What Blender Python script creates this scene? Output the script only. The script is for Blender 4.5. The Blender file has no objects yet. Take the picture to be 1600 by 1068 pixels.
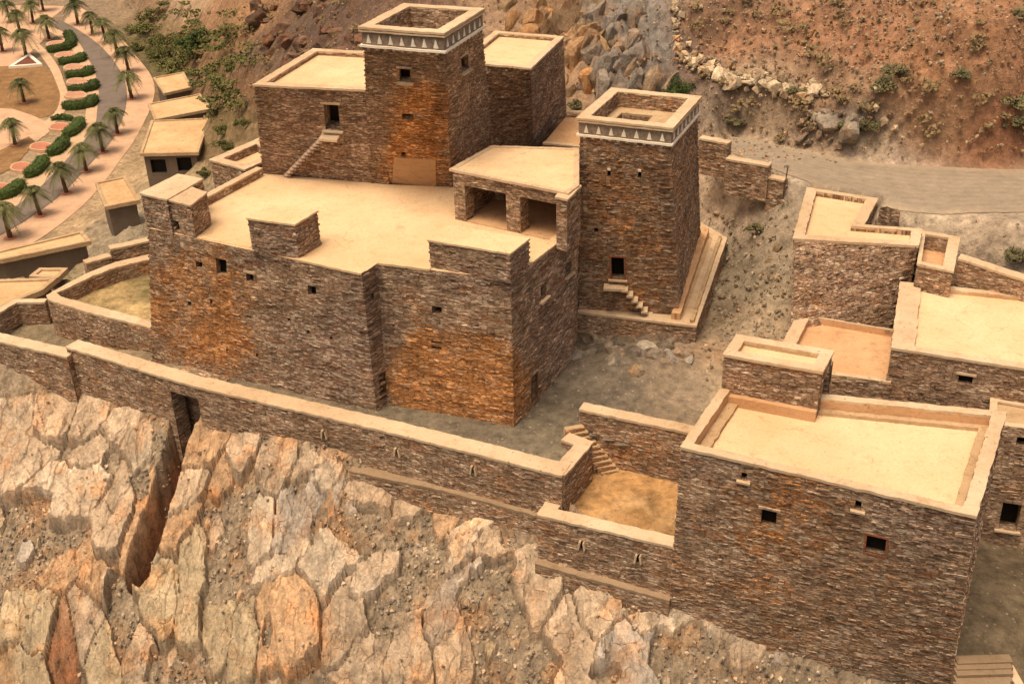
import bpy, math, random
import numpy as np
from mathutils import Vector, Matrix, noise as mnoise
random.seed(7); rng = np.random.default_rng(7)
S = bpy.context.scene; C = S.collection
# ------------------------------------------------------------ camera
F = 1750.; PIT = 0.51; ROLL = -0.03; CH = 28.
cp, sp = math.cos(PIT), math.sin(PIT)
fw = np.array([0, cp, -sp]); r0 = np.array([1., 0, 0]); u0 = np.array([0, sp, cp])
CR = math.cos(ROLL)*r0+math.sin(ROLL)*u0; CU = -math.sin(ROLL)*r0+math.cos(ROLL)*u0
CC = np.array([0, 0, CH])
cam = bpy.data.objects.new('camera', bpy.data.cameras.new('camera')); C.objects.link(cam)
M = Matrix.Identity(4)
for i in range(3):
    M[i][0] = CR[i]; M[i][1] = CU[i]; M[i][2] = -fw[i]; M[i][3] = CC[i]
cam.matrix_world = M
cam.data.sensor_width = 36; cam.data.sensor_fit = 'HORIZONTAL'; cam.data.lens = F/1600*36
cam.data.clip_start = 0.5; cam.data.clip_end = 2000
S.camera = cam
# ------------------------------------------------------------ light
SUN_EL, SUN_AZ = math.radians(72), math.radians(225)     # azimuth clockwise from +Y
w = bpy.data.worlds.new('World'); S.world = w; w.use_nodes = True
nt = w.node_tree; nt.nodes.clear()
out = nt.nodes.new('ShaderNodeOutputWorld'); bg = nt.nodes.new('ShaderNodeBackground')
sky = nt.nodes.new('ShaderNodeTexSky'); sky.sky_type = 'NISHITA'; sky.sun_disc = False
sky.sun_elevation = SUN_EL; sky.sun_rotation = SUN_AZ; sky.dust_density = 7; sky.air_density = 1.0; sky.ozone_density = 0.5
mul = nt.nodes.new('ShaderNodeMix'); mul.data_type = 'RGBA'; mul.blend_type = 'MULTIPLY'; mul.inputs[0].default_value = 1
mul.inputs[7].default_value = (1.0, .85, .65, 1)          # dust in the air warms the sky
nt.links.new(sky.outputs[0], mul.inputs[6]); nt.links.new(mul.outputs[2], bg.inputs[0])
bg.inputs[1].default_value = 0.15; nt.links.new(bg.outputs[0], out.inputs[0])
sun = bpy.data.objects.new('sun', bpy.data.lights.new('sun', 'SUN')); C.objects.link(sun)
sun.data.energy = 1.4; sun.data.angle = math.radians(26); sun.data.color = (1, .89, .71)
sd = Vector((math.sin(SUN_AZ)*math.cos(SUN_EL), math.cos(SUN_AZ)*math.cos(SUN_EL), math.sin(SUN_EL)))
sun.rotation_euler = sd.to_track_quat('Z', 'Y').to_euler()
S.view_settings.view_transform = 'Standard'; S.view_settings.look = 'None'
S.view_settings.exposure = 0.4; S.view_settings.gamma = 1
# ------------------------------------------------------------ pixel <-> world
def P(x, y, z):
    d = fw*F+CR*(x-800)+CU*(534-y)
    return CC+d*((z-CH)/d[2])
def proj(p):
    q = np.asarray(p, float)-CC; ww = q@fw
    return 800+F*(q@CR)/ww, 534-F*(q@CU)/ww
def PL(lst, z): return [P(a[0], a[1], z if len(a) < 3 else a[2]) for a in lst]
# ------------------------------------------------------------ numpy noise
def _h(ix, iy, s):
    n = (ix.astype(np.int64)*374761393+iy.astype(np.int64)*668265263+s*1442695041) & 0xffffffff
    n = ((n ^ (n >> 13))*1274126177) & 0xffffffff
    return ((n ^ (n >> 16)) & 0xffff)/65535.
def vn(x, y, s=0):
    ix, iy = np.floor(x), np.floor(y); fx, fy = x-ix, y-iy
    fx = fx*fx*(3-2*fx); fy = fy*fy*(3-2*fy)
    a, b, c, d = _h(ix, iy, s), _h(ix+1, iy, s), _h(ix, iy+1, s), _h(ix+1, iy+1, s)
    return (a*(1-fx)+b*fx)*(1-fy)+(c*(1-fx)+d*fx)*fy
def fbm(x, y, o=4, s=0):
    v = 0; a = .5
    for i in range(o): v = v+a*(vn(x*2**i, y*2**i, s+i)-.5); a *= .5
    return v
class RBF:
    def __init__(self, pts, c=1.5):
        p = np.array(pts, float); self.p = p[:, :2]; self.c = c
        n = len(p); d = np.sqrt(((self.p[:, None]-self.p[None])**2).sum(2)+c*c)
        A = np.zeros((n+3, n+3)); A[:n, :n] = d; A[:n, n] = 1; A[:n, n+1:] = self.p; A[n, :n] = 1; A[n+1:, :n] = self.p.T
        A[:n, :n] -= np.eye(n)*0.05
        self.w = np.linalg.solve(A, np.concatenate([p[:, 2], [0, 0, 0]]))
    def __call__(self, x, y):
        x = np.atleast_1d(x); y = np.atleast_1d(y); o = np.full(x.shape, self.w[-3])+self.w[-2]*x+self.w[-1]*y
        for i, (a, b) in enumerate(self.p): o = o+self.w[i]*np.sqrt((x-a)**2+(y-b)**2+self.c**2)
        return o
# ------------------------------------------------------------ object helpers
def tag(o, label=None, cat=None, group=None, kind=None):
    if label: o['label'] = label
    if cat: o['category'] = cat
    if group: o['group'] = group
    if kind: o['kind'] = kind
    return o
def thing(name, label, cat, loc, group=None):
    o = bpy.data.objects.new(name, None); C.objects.link(o); o.location = tuple(float(v) for v in loc)
    o.empty_display_size = .3
    return tag(o, label, cat, group)
def copy_tree(o, parent=None):
    c = o.copy(); C.objects.link(c); c.parent = parent
    for ch in list(o.children): copy_tree(ch, c)
    return c
class MB:
    def __init__(s): s.v = []; s.f = []; s.uv = []; s.col = []; s.off = None
    def add(s, p, col=(.5, .5, .5)):
        s.v.append((float(p[0]), float(p[1]), float(p[2]))); s.col.append(tuple(col[:3])+(1.,)); return len(s.v)-1
    def face(s, idx, uv=None):
        s.f.append(tuple(idx)); s.uv.append(uv)
    def poly(s, pts, col=(.5, .5, .5), uv=None):
        s.face([s.add(p, col) for p in pts], uv)
    def box(s, c, ax, ay, az, col=(.5, .5, .5), taper=1.):
        c = np.asarray(c, float); ax, ay, az = [np.asarray(a, float) for a in (ax, ay, az)]
        ids = []
        for k in (-1, 1):
            for i, j in ((-1, -1), (1, -1), (1, 1), (-1, 1)):
                t = taper if k > 0 else 1
                ids.append(s.add(c+ax*i*t+ay*j*t+az*k, col))
        lx, ly, lz = [2*np.linalg.norm(a) for a in (ax, ay, az)]
        b = np.random.default_rng(len(s.v)).uniform(0, 30)
        def U(a, c2): return [(b, b), (b+a, b), (b+a, b+c2), (b, b+c2)]
        s.face([ids[0], ids[3], ids[2], ids[1]], U(ly, lx)); s.face([ids[4], ids[5], ids[6], ids[7]], U(lx, ly))
        for i in range(4):
            j = (i+1) % 4; s.face([ids[i], ids[j], ids[4+j], ids[4+i]], U(lx if i % 2 == 0 else ly, lz))
    def tube(s, pts, rad, n=6, col=(.5, .5, .5)):
        rings = []; pts = [Vector(p) for p in pts]
        for i, p in enumerate(pts):
            d = (pts[min(i+1, len(pts)-1)]-pts[max(i-1, 0)]).normalized()
            a = d.orthogonal().normalized(); b = d.cross(a); rr = rad[i] if hasattr(rad, '__len__') else rad
            rings.append([s.add(p+a*math.cos(k*2*math.pi/n)*rr+b*math.sin(k*2*math.pi/n)*rr, col) for k in range(n)])
        for i in range(len(rings)-1):
            for k in range(n): s.face([rings[i][k], rings[i][(k+1) % n], rings[i+1][(k+1) % n], rings[i+1][k]])
        s.face(rings[0][::-1]); s.face(rings[-1])
    def build(s, name, mat, parent=None, smooth=False):
        me = bpy.data.meshes.new(name)
        off = np.array(parent_origin(parent)) if parent is not None else np.zeros(3)
        vv = np.array(s.v)-off if s.v else np.zeros((0, 3))
        me.from_pydata([tuple(a) for a in vv], [], s.f)
        uvl = me.uv_layers.new(name='UVMap'); flat = []
        for f, uv in zip(s.f, s.uv):
            if uv is None: uv = [(s.v[i][0], s.v[i][1]) for i in f]
            for q in uv: flat += [float(q[0]), float(q[1])]
        uvl.data.foreach_set('uv', flat)
        ca = me.color_attributes.new('tone', 'FLOAT_COLOR', 'POINT')
        ca.data.foreach_set('color', [x for c in s.col for x in c])
        me.materials.append(mat)
        if smooth: me.polygons.foreach_set('use_smooth', [True]*len(me.polygons))
        me.update()
        o = bpy.data.objects.new(name, me); C.objects.link(o)
        if parent is not None: o.parent = parent
        return o
def parent_origin(p):
    o = np.zeros(3)
    while p is not None: o += np.array(p.location); p = p.parent
    return o
# ------------------------------------------------------------ materials
def mat_new(name, rough=.9):
    m = bpy.data.materials.new(name); m.use_nodes = True; n = m.node_tree.nodes; b = n['Principled BSDF']
    b.inputs['Roughness'].default_value = rough; b.inputs['Specular IOR Level'].default_value = .15
    return m, m.node_tree, b
class N:
    def __init__(s, t): s.t = t
    def __call__(s, ty, ins=None, **kw):
        n = s.t.nodes.new(ty)
        for k, v in kw.items(): setattr(n, k, v)
        for k, v in (ins or {}).items():
            if isinstance(v, bpy.types.NodeSocket): s.t.links.new(v, n.inputs[k])
            else: n.inputs[k].default_value = v
        return n
    def math(s, op, a, b=0.0, c=None):
        n = s('ShaderNodeMath', {0: a, 1: b}, operation=op)
        if c is not None: n.inputs[2].default_value = c
        return n.outputs[0]
    def ramp(s, fac, stops, interp='LINEAR'):
        n = s('ShaderNodeValToRGB', {0: fac}); cr = n.color_ramp; cr.interpolation = interp
        while len(cr.elements) < len(stops): cr.elements.new(.5)
        for e, (p, c) in zip(cr.elements, stops):
            e.position = p; e.color = (c[0], c[1], c[2], 1) if hasattr(c, '__len__') else (c, c, c, 1)
        return n.outputs[0]
    def mix(s, f, a, b, bt='MIX'):
        n = s('ShaderNodeMix', data_type='RGBA', blend_type=bt)
        for k, v in ((0, f), (6, a), (7, b)):
            if isinstance(v, bpy.types.NodeSocket): s.t.links.new(v, n.inputs[k])
            elif k == 0: n.inputs[k].default_value = v
            else: n.inputs[k].default_value = tuple(v)+(1,)*(4-len(v))
        return n.outputs[2]
    def noise(s, vec, sc, det=4, rough=.6, dim='3D'):
        return s('ShaderNodeTexNoise', {'Vector': vec, 'Scale': sc, 'Detail': det, 'Roughness': rough}, noise_dimensions=dim).outputs[0]

def stone_material():
    m, t, b = mat_new('dry_stone', .92); n = N(t)
    uv = n('ShaderNodeTexCoord').outputs['UV']
    geo = n('ShaderNodeNewGeometry').outputs['Position']
    nz = n('ShaderNodeTexNoise', {'Vector': uv, 'Scale': 0.9, 'Detail': 4.0}).outputs['Color']
    wv = n('ShaderNodeVectorMath', {0: nz, 1: (.5, .5, .5)}, operation='SUBTRACT').outputs[0]
    wv = n('ShaderNodeVectorMath', {0: wv, 1: (.3, .16, 0)}, operation='MULTIPLY').outputs[0]
    wuv = n('ShaderNodeVectorMath', {0: uv, 1: wv}, operation='ADD').outputs[0]
    def vor(sx, sy, feat, off=0.):
        q = n('ShaderNodeVectorMath', {0: wuv, 1: (sx, sy, 1)}, operation='MULTIPLY').outputs[0]
        q = n('ShaderNodeVectorMath', {0: q, 1: (off, off*1.7, 0)}, operation='ADD').outputs[0]
        return n('ShaderNodeTexVoronoi', {'Vector': q, 'Scale': 1.0, 'Randomness': .9}, voronoi_dimensions='2D', feature=feat)
    v1 = vor(3.7, 14., 'F1'); e1 = vor(3.7, 14., 'DISTANCE_TO_EDGE')
    v2 = vor(1.5, 6.0, 'F1', 13.)
    sep = n('ShaderNodeSeparateColor', {0: v1.outputs['Color']})
    sep2 = n('ShaderNodeSeparateColor', {0: v2.outputs['Color']})
    rnd = n.math('MULTIPLY_ADD', sep.outputs[0], .62, 0.); rnd = n.math('ADD', rnd, n.math('MULTIPLY', sep2.outputs[1], .38))
    base = n.ramp(rnd, [(.0, (.145, .093, .06)), (.28, (.24, .16, .102)), (.5, (.315, .215, .143)), (.7, (.42, .30, .21)), (.86, (.53, .40, .285)), (1., (.78, .63, .48))])
    tone = n('ShaderNodeVertexColor', layer_name='tone').outputs[0]
    ts = n('ShaderNodeSeparateColor', {0: tone})
    big = n.noise(geo, .55, 4); big2 = n.noise(geo, 1.9, 3)
    og = n.math('ADD', ts.outputs[0], n.math('MULTIPLY_ADD', big, 1.5, -.75)); 
    og = n.math('ADD', og, n.math('MULTIPLY_ADD', sep.outputs[1], .5, -.25)); ogm = n.ramp(og, [(.35, 0.), (.75, 1.)])
    gr = n.math('ADD', ts.outputs[1], n.math('MULTIPLY_ADD', big2, 1.2, -.6)); gr = n.math('ADD', gr, n.math('MULTIPLY_ADD', sep.outputs[2], .5, -.25))
    grm = n.ramp(gr, [(.35, 0.), (.75, 1.)])
    c = n.mix(ogm, base, n.mix(1.0, base, (1.3, .89, .52), 'MULTIPLY'))
    c = n.mix(grm, c, n.mix(.85, c, n.mix(1.0, base, (.86, .83, .90), 'MULTIPLY')))
    # odd rust red and near-white stones
    red = n.ramp(sep2.outputs[0], [(.88, 0.), (.9, 1.)]); c = n.mix(n.math('MULTIPLY', red, .5), c, (.27, .12, .06))
    lt = n.math('ADD', sep.outputs[2], n.math('MULTIPLY', ts.outputs[2], .3)); ltm = n.ramp(lt, [(1.045, 0.), (1.06, 1.)]) if False else n.ramp(n.math('MULTIPLY', lt, .8), [(.80, 0.), (.83, 1.)])
    c = n.mix(n.math('MULTIPLY', ltm, .6), c, (.62, .52, .4))
    jt = n.ramp(e1.outputs['Distance'], [(.0, 0.), (.13, 1.)])
    c = n.mix(jt, n.mix(1.0, c, (.5, .46, .42), 'MULTIPLY'), c)
    sq = n('ShaderNodeVectorMath', {0: wuv, 1: (4.5, 17, 1)}, operation='MULTIPLY').outputs[0]
    spk = n.noise(sq, 1., 3, .6); c = n.mix(1.0, c, n.ramp(spk, [(.32, (.55, .53, .52)), (.5, (1., 1., 1.)), (.66, (1.62, 1.56, 1.48))]), 'MULTIPLY')
    fine = n.noise(geo, 14., 3); c = n.mix(.35, c, n.mix(1.0, c, n.ramp(fine, [(.3, .45), (.7, 1.5)]), 'MULTIPLY'))
    c = n.mix(1.0, c, n.ramp(n.noise(geo, .8, 3), [(.3, .72), (.7, 1.22)]), 'MULTIPLY')
    t.links.new(c, b.inputs['Base Color'])
    h = n.math('ADD', n.math('MULTIPLY', jt, .6), n.math('MULTIPLY', sep.outputs[1], .7)); h = n.math('ADD', h, n.math('MULTIPLY', fine, .3))
    bp = n('ShaderNodeBump', {'Height': h, 'Strength': .7, 'Distance': .045}); t.links.new(bp.outputs[0], b.inputs['Normal'])
    return m
def plaster_material(name, c1, c2, stain=(.36, .2, .09), amt=.5):
    m, t, b = mat_new(name, .88); n = N(t); geo = n('ShaderNodeNewGeometry').outputs['Position']
    tone = n('ShaderNodeVertexColor', layer_name='tone').outputs[0]
    a = n.noise(geo, .35, 5, .65); c = n.mix(n.ramp(a, [(.35, 0.), (.65, 1.)]), c1, c2)
    q = n('ShaderNodeVectorMath', {0: geo, 1: (1, 1, 3)}, operation='MULTIPLY').outputs[0]
    s1 = n.noise(q, 1.7, 6, .75); c = n.mix(n.math('MULTIPLY', n.ramp(s1, [(.52, 0.), (.75, 1.)]), amt), c, stain)
    s2 = n.noise(geo, 9., 5, .7); c = n.mix(1.0, c, n.ramp(s2, [(.3, .86), (.55, 1.), (.8, 1.06)]), 'MULTIPLY')
    sp_ = n.noise(geo, 5.5, 2, .5); c = n.mix(n.math('MULTIPLY', n.ramp(sp_, [(.68, 0.), (.72, 1.)]), amt), c, (.25, .16, .09))
    crk = n('ShaderNodeTexVoronoi', {'Vector': n('ShaderNodeVectorMath', {0: geo, 1: n('ShaderNodeTexNoise', {'Vector': geo, 'Scale': 1.3, 'Detail': 4.0}).outputs['Color']}, operation='ADD').outputs[0], 'Scale': .38}, feature='DISTANCE_TO_EDGE')
    ck = n.math('MULTIPLY', n.ramp(crk.outputs['Distance'], [(0., 1.), (.012, 0.)]), n.ramp(n.noise(geo, .5, 2), [(.45, 0.), (.6, 1.)])); c = n.mix(n.math('MULTIPLY', ck, .5), c, (.34, .22, .12))
    c = n.mix(1.0, c, n.ramp(n.noise(geo, .16, 3, .55), [(.35, (.93, .88, .82)), (.6, (1.03, 1.02, 1.0))]), 'MULTIPLY')
    c = n.mix(1.0, c, n.mix(1.0, tone, (2, 2, 2), 'MULTIPLY'), 'MULTIPLY')
    t.links.new(c, b.inputs['Base Color'])
    bp = n('ShaderNodeBump', {'Height': s2, 'Strength': .35, 'Distance': .03}); t.links.new(bp.outputs[0], b.inputs['Normal'])
    return m
def ground_material(name, sc=1., stones=.5, contrast=1.):
    m, t, b = mat_new(name, .95); n = N(t); geo = n('ShaderNodeNewGeometry').outputs['Position']
    tone = n('ShaderNodeVertexColor', layer_name='tone').outputs[0]
    a = n.noise(geo, .25*sc, 6, .7); a2 = n.noise(geo, 1.8*sc, 6, .75)
    k = .35*contrast
    c = n.mix(1.0, tone, n.ramp(a, [(.3, 1-k), (.7, 1+k)]), 'MULTIPLY')
    c = n.mix(1.0, c, n.ramp(a2, [(.3, 1-1.5*k), (.7, 1+1.4*k)]), 'MULTIPLY')
    v = n('ShaderNodeTexVoronoi', {'Vector': geo, 'Scale': 5.5*sc, 'Randomness': 1.}, feature='F1')
    sv = n('ShaderNodeSeparateColor', {0: v.outputs['Color']})
    st = n.math('MULTIPLY', n.ramp(sv.outputs[0], [(.80, 0.), (.84, 1.)]), n.ramp(v.outputs['Distance'], [(.25, 1.), (.4, 0.)]))
    st = n.math('MULTIPLY', st, stones)
    c = n.mix(st, c, n.mix(sv.outputs[1], (.20, .15, .11), (.52, .42, .31)))
    t.links.new(c, b.inputs['Base Color'])
    h = n.math('ADD', n.math('MULTIPLY', a2, 1.2), n.math('MULTIPLY', st, .4)); h = n.math('ADD', h, n.math('MULTIPLY', n.noise(geo, 12*sc, 3), .25))
    bp = n('ShaderNodeBump', {'Height': h, 'Strength': .8, 'Distance': .18/sc}); t.links.new(bp.outputs[0], b.inputs['Normal'])
    return m
def rock_material():
    m, t, b = mat_new('cliff_rock', .9); n = N(t); geo = n('ShaderNodeNewGeometry').outputs['Position']
    tone = n('ShaderNodeVertexColor', layer_name='tone').outputs[0]
    q = n('ShaderNodeMapping', {'Vector': geo, 'Rotation': (0.3, .5, .35), 'Scale': (1.3, 1.1, .75)}).outputs[0]
    a = n.noise(q, 1.3, 8, .72); a2 = n.noise(geo, .6, 4, .6); a3 = n.noise(geo, 7., 6, .75)
    c = n.mix(1.0, tone, n.ramp(a, [(.28, .45), (.5, 1.), (.72, 1.45)]), 'MULTIPLY')
    c = n.mix(n.math('MULTIPLY', n.ramp(a2, [(.5, 0.), (.66, 1.)]), .5), c, n.mix(1., c, (1.35, .86, .5), 'MULTIPLY'))
    c = n.mix(1.0, c, n.ramp(a3, [(.3, .6), (.6, 1.1), (.75, 1.3)]), 'MULTIPLY')
    wz = n('ShaderNodeTexNoise', {'Vector': geo, 'Scale': 1.1, 'Detail': 3.0}).outputs['Color']
    wq = n('ShaderNodeVectorMath', {0: q, 1: wz}, operation='ADD').outputs[0]
    v = n('ShaderNodeTexVoronoi', {'Vector': wq, 'Scale': 1.1}, feature='DISTANCE_TO_EDGE')
    cr = n.ramp(v.outputs['Distance'], [(.0, 1.), (.012, 0.)]); cr = n.math('MULTIPLY', cr, n.ramp(a2, [(.4, 0.), (.55, 1.)]))
    c = n.mix(n.math('MULTIPLY', cr, .4), c, (.05, .03, .02))
    t.links.new(c, b.inputs['Base Color'])
    h = n.math('ADD', n.math('MULTIPLY', a, 1.), n.math('MULTIPLY', a3, .35)); h = n.math('SUBTRACT', h, n.math('MULTIPLY', cr, .4))
    bp = n('ShaderNodeBump', {'Height': h, 'Strength': .9, 'Distance': .14}); t.links.new(bp.outputs[0], b.inputs['Normal'])
    return m
def flat_material(name, c, var=.3, sc=3., rough=.85, scz=None):
    m, t, b = mat_new(name, rough); n = N(t); geo = n('ShaderNodeTexCoord').outputs['Object']
    a = n.noise(geo, sc, 4, .65)
    cc = n.mix(1.0, c, n.ramp(a, [(.3, 1-var), (.7, 1+var)]), 'MULTIPLY')
    cc = n.mix(1.0, cc, n.ramp(n.noise(geo, sc*6, 3), [(.3, 1-var*.6), (.7, 1+var*.6)]), 'MULTIPLY')
    t.links.new(cc, b.inputs['Base Color'])
    bp = n('ShaderNodeBump', {'Height': a, 'Strength': .3, 'Distance': .03}); t.links.new(bp.outputs[0], b.inputs['Normal'])
    return m
def leaf_material(name, ca, cb):
    m, t, b = mat_new(name, .75); n = N(t)
    tone = n('ShaderNodeVertexColor', layer_name='tone').outputs[0]; s_ = n('ShaderNodeSeparateColor', {0: tone})
    c = n.mix(s_.outputs[0], ca, cb)
    oi = n('ShaderNodeObjectInfo').outputs['Random']
    c = n.mix(1., c, n.ramp(oi, [(0., .75), (1., 1.25)]), 'MULTIPLY')
    t.links.new(c, b.inputs['Base Color']); return m
STONE = stone_material()
ROCK = rock_material()
CREAM = plaster_material('cream_plaster', (.73, .55, .35), (.67, .47, .28), amt=.35)
COPING = plaster_material('coping_plaster', (.63, .49, .34), (.51, .38, .25), amt=.75)
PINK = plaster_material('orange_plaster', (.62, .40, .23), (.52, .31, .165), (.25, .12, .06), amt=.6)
STAIN = plaster_material('stained_plaster', (.50, .37, .23), (.42, .29, .17), (.24, .13, .07), amt=.8)
LEDGE = plaster_material('ledge_stone', (.36, .27, .18), (.28, .20, .13), (.18, .12, .07), amt=.8)
CONC = plaster_material('grey_concrete', (.17, .135, .105), (.13, .10, .08), (.08, .05, .035), amt=.3)
WHITE = plaster_material('white_quartz', (.84, .78, .68), (.8, .72, .6), (.6, .48, .34), amt=.15)
GROUND = ground_material('dry_ground', 1., .55)
HILL = GROUND
ROADG = ground_material('dusty_road_surface', .8, .12, .35)
FRIEZE = flat_material('dark_frieze_stone', (.23, .175, .13), .35, 5.)
DARK = flat_material('interior_shade', (.012, .009, .007), .3)  # near-black colour stands in for the unlit depth of openings
REDWOOD = flat_material('red_painted_frame', (.27, .105, .055), .4, 6.)
WOOD = flat_material('weathered_wood', (.12, .065, .035), .35, 6.)
ASPH = flat_material('asphalt', (.17, .135, .11), .14, .5)
ROADM = flat_material('dusty_road', (.31, .25, .19), .12, .3)
PAVE = flat_material('pink_paving', (.52, .335, .215), .14, .6)
PAVE2 = flat_material('pale_paving', (.52, .35, .22), .14, .6)
REDPAVE = flat_material('red_paving', (.42, .17, .105), .15, .8)
BAYPAVE = flat_material('dull_red_paving', (.44, .235, .15), .15, .8)
SOIL = flat_material('dark_soil', (.16, .06, .04), .3, 3.)
LAWN = flat_material('dry_lawn', (.24, .135, .06), .3, .8)
METAL = flat_material('rusty_metal', (.1, .07, .05), .2, 6.)
HEDGE = leaf_material('hedge_leaf', (.03, .05, .012), (.085, .12, .03))
FADED = leaf_material('faded_leaf', (.10, .095, .045), (.20, .17, .085))
SHRUB = leaf_material('shrub_leaf', (.06, .07, .02), (.16, .15, .05))
DRY = leaf_material('dry_scrub', (.14, .10, .05), (.25, .18, .09))
PALM = leaf_material('palm_leaf', (.05, .06, .02), (.16, .155, .065))
TRUNK = flat_material('palm_trunk', (.10, .055, .03), .35, 8.)
# ------------------------------------------------------------ traced stone colour regions (photo pixels) : x, y, rx, ry, orange, grey, light
TONE = [(310,470,95,85,.55,-.3,0),(350,540,60,40,.5,-.3,0),(700,590,112,70,1.0,-.6,0),(760,640,60,40,.7,-.4,0),(655,190,52,60,.75,-.4,0),(640,250,60,40,.5,-.3,0),(735,200,32,90,-.1,.1,0),
 (985,330,85,160,.32,-.2,-.3),(1230,790,140,70,.3,-.1,0),(1250,950,200,90,.15,-.2,0),(500,560,90,75,-.3,.55,.5),(500,210,98,85,-.5,.8,.5),(745,435,75,35,-.3,.5,.1),(860,480,45,95,-.4,.6,.1),
 (1440,810,90,70,-.3,.5,.4),(1100,725,60,30,-.2,.4,.2),(1330,430,85,55,0,.3,.1),(1480,590,90,40,-.1,.3,-.1),(800,165,40,60,0,.1,-.2),(855,160,30,70,-.2,.6,.2),(650,95,60,35,-.2,.2,-.2),
 (270,330,40,40,-.2,.3,.4),(560,800,240,40,.1,0,.1),(160,590,100,30,.1,0,.1),(1000,700,60,30,.25,0,0),(570,520,60,110,-.3,.45,.1),(430,380,60,40,-.3,.5,0),(1200,585,70,30,.1,.2,.1)]
TONE = np.array(TONE, float)
def tonefn(p):
    x, y = proj(p)
    d = ((x-TONE[:, 0])/TONE[:, 2])**2+((y-TONE[:, 1])/TONE[:, 3])**2
    k = 1/(1+np.exp((d-1)*3)); v = np.array([.17, .22, .2])+(TONE[:, 4:7]*k[:, None]).sum(0)
    return np.clip(v, 0, 1)
# ------------------------------------------------------------ wall faces
class Face:
    """quad wall face: A bottom-left, B bottom-right, C top-right, D top-left seen from outside"""
    def __init__(s, A, B, Cc, D): s.A, s.B, s.C, s.D = [np.asarray(q, float) for q in (A, B, Cc, D)]; s.holes = []
    def at(s, a, t): return (s.A*(1-a)+s.B*a)*(1-t)+(s.D*(1-a)+s.C*a)*t
    def nrm(s):
        n = np.cross(s.B-s.A, s.D-s.A); return n/np.linalg.norm(n)
    def udir(s):
        d = s.B-s.A; d[2] = 0; return d/np.linalg.norm(d)
    def st(s, px, py):
        a, t = .5, .5
        for _ in range(25):
            x, y = proj(s.at(a, t)); x1, y1 = proj(s.at(a+1e-4, t)); x2, y2 = proj(s.at(a, t+1e-4))
            J = np.array([[x1-x, x2-x], [y1-y, y2-y]])/1e-4
            d = np.linalg.solve(J, np.array([px-x, py-y])); d = np.clip(d, -1, 1); a += d[0]; t += d[1]
        return a, t
    def pt(s, px, py): return s.at(*s.st(px, py))
    def hole(s, x0, y0, x1, y1, **k):
        c = [s.st(x0, (y0+y1)/2), s.st(x1, (y0+y1)/2), s.st((x0+x1)/2, y1), s.st((x0+x1)/2, y0)]
        h = dict(s0=c[0][0], s1=c[1][0], t0=c[2][1], t1=c[3][1]); h.update(k); s.holes.append(h); return h
def wall_mesh(mb, fc, step=.8, stones=5., top_rough=True):
    L = np.linalg.norm(fc.B-fc.A); Hh = np.linalg.norm(fc.D-fc.A)
    if L < .05 or Hh < .05: return
    ss = set(np.linspace(0, 1, max(2, int(L/step)+1)).round(5)); tt = set(np.linspace(0, 1, max(2, int(Hh/step)+1)).round(5))
    for h in fc.holes:
        for k in ('s0', 's1'): ss.add(round(float(h[k]), 5))
        for k in ('t0', 't1'): tt.add(round(float(h[k]), 5))
    ss = sorted(x for x in ss if 0 <= x <= 1); tt = sorted(x for x in tt if 0 <= x <= 1)
    uoff = (fc.A[0]*.73+fc.A[1]*1.31) % 17; ids = {}; n = fc.nrm()
    for i, a in enumerate(ss):
        for j, t in enumerate(tt):
            p = fc.at(a, t); edge = i in (0, len(ss)-1) or j in (0, len(tt)-1)
            ids[i, j] = (mb.add(p, tonefn(p)), (uoff+a*L, p[2]))
    for i in range(len(ss)-1):
        for j in range(len(tt)-1):
            a = (ss[i]+ss[i+1])/2; t = (tt[j]+tt[j+1])/2
            if any(h['s0'] < a < h['s1'] and h['t0'] < t < h['t1'] for h in fc.holes): continue
            q = [ids[i, j], ids[i+1, j], ids[i+1, j+1], ids[i, j+1]]
            mb.face([x[0] for x in q], [x[1] for x in q])
    # single stones standing proud of the face
    if n[1] < .35 or True:
        ud = fc.udir(); up = (fc.D-fc.A)/Hh; k = int(L*Hh*stones)
        for _ in range(k):
            a, t = random.random(), random.random(); l = random.uniform(.08, .24); hh = random.uniform(.018, .042)
            if a*L < l or (1-a)*L < l or (1-t)*Hh < .1 or t*Hh < .1: continue
            if any(h['s0']-l/L-.02 < a < h['s1']+l/L+.02 and h['t0']-.03 < t < h['t1']+.03 for h in fc.holes): continue
            p = fc.at(a, t); tn = tonefn(p).copy(); tn[2] = min(1, tn[2]+random.choice([0, 0, .3]))
            mb.box(p+n*.0, ud*l, up*hh, n*random.uniform(.015, .05), tn)
def quoins(mb, bot, top, d1, d2, n1, n2):
    """rough corner stones along a vertical edge"""
    Lz = np.linalg.norm(top-bot); z = .05
    up = (top-bot)/Lz; k = 0
    while z < Lz-.1:
        h = random.uniform(.035, .07); l = random.uniform(.15, .4); p = bot+up*(z+h)
        d = d1 if k % 2 else d2; m = d2 if k % 2 else d1
        o = random.uniform(.0, .045)
        c = p+d*(l-o)+m*(.08-o)
        mb.box(c, d*l, m*.085, up*h*.85, tonefn(p)); z += 2*h+random.uniform(0, .25); k += 1
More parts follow.
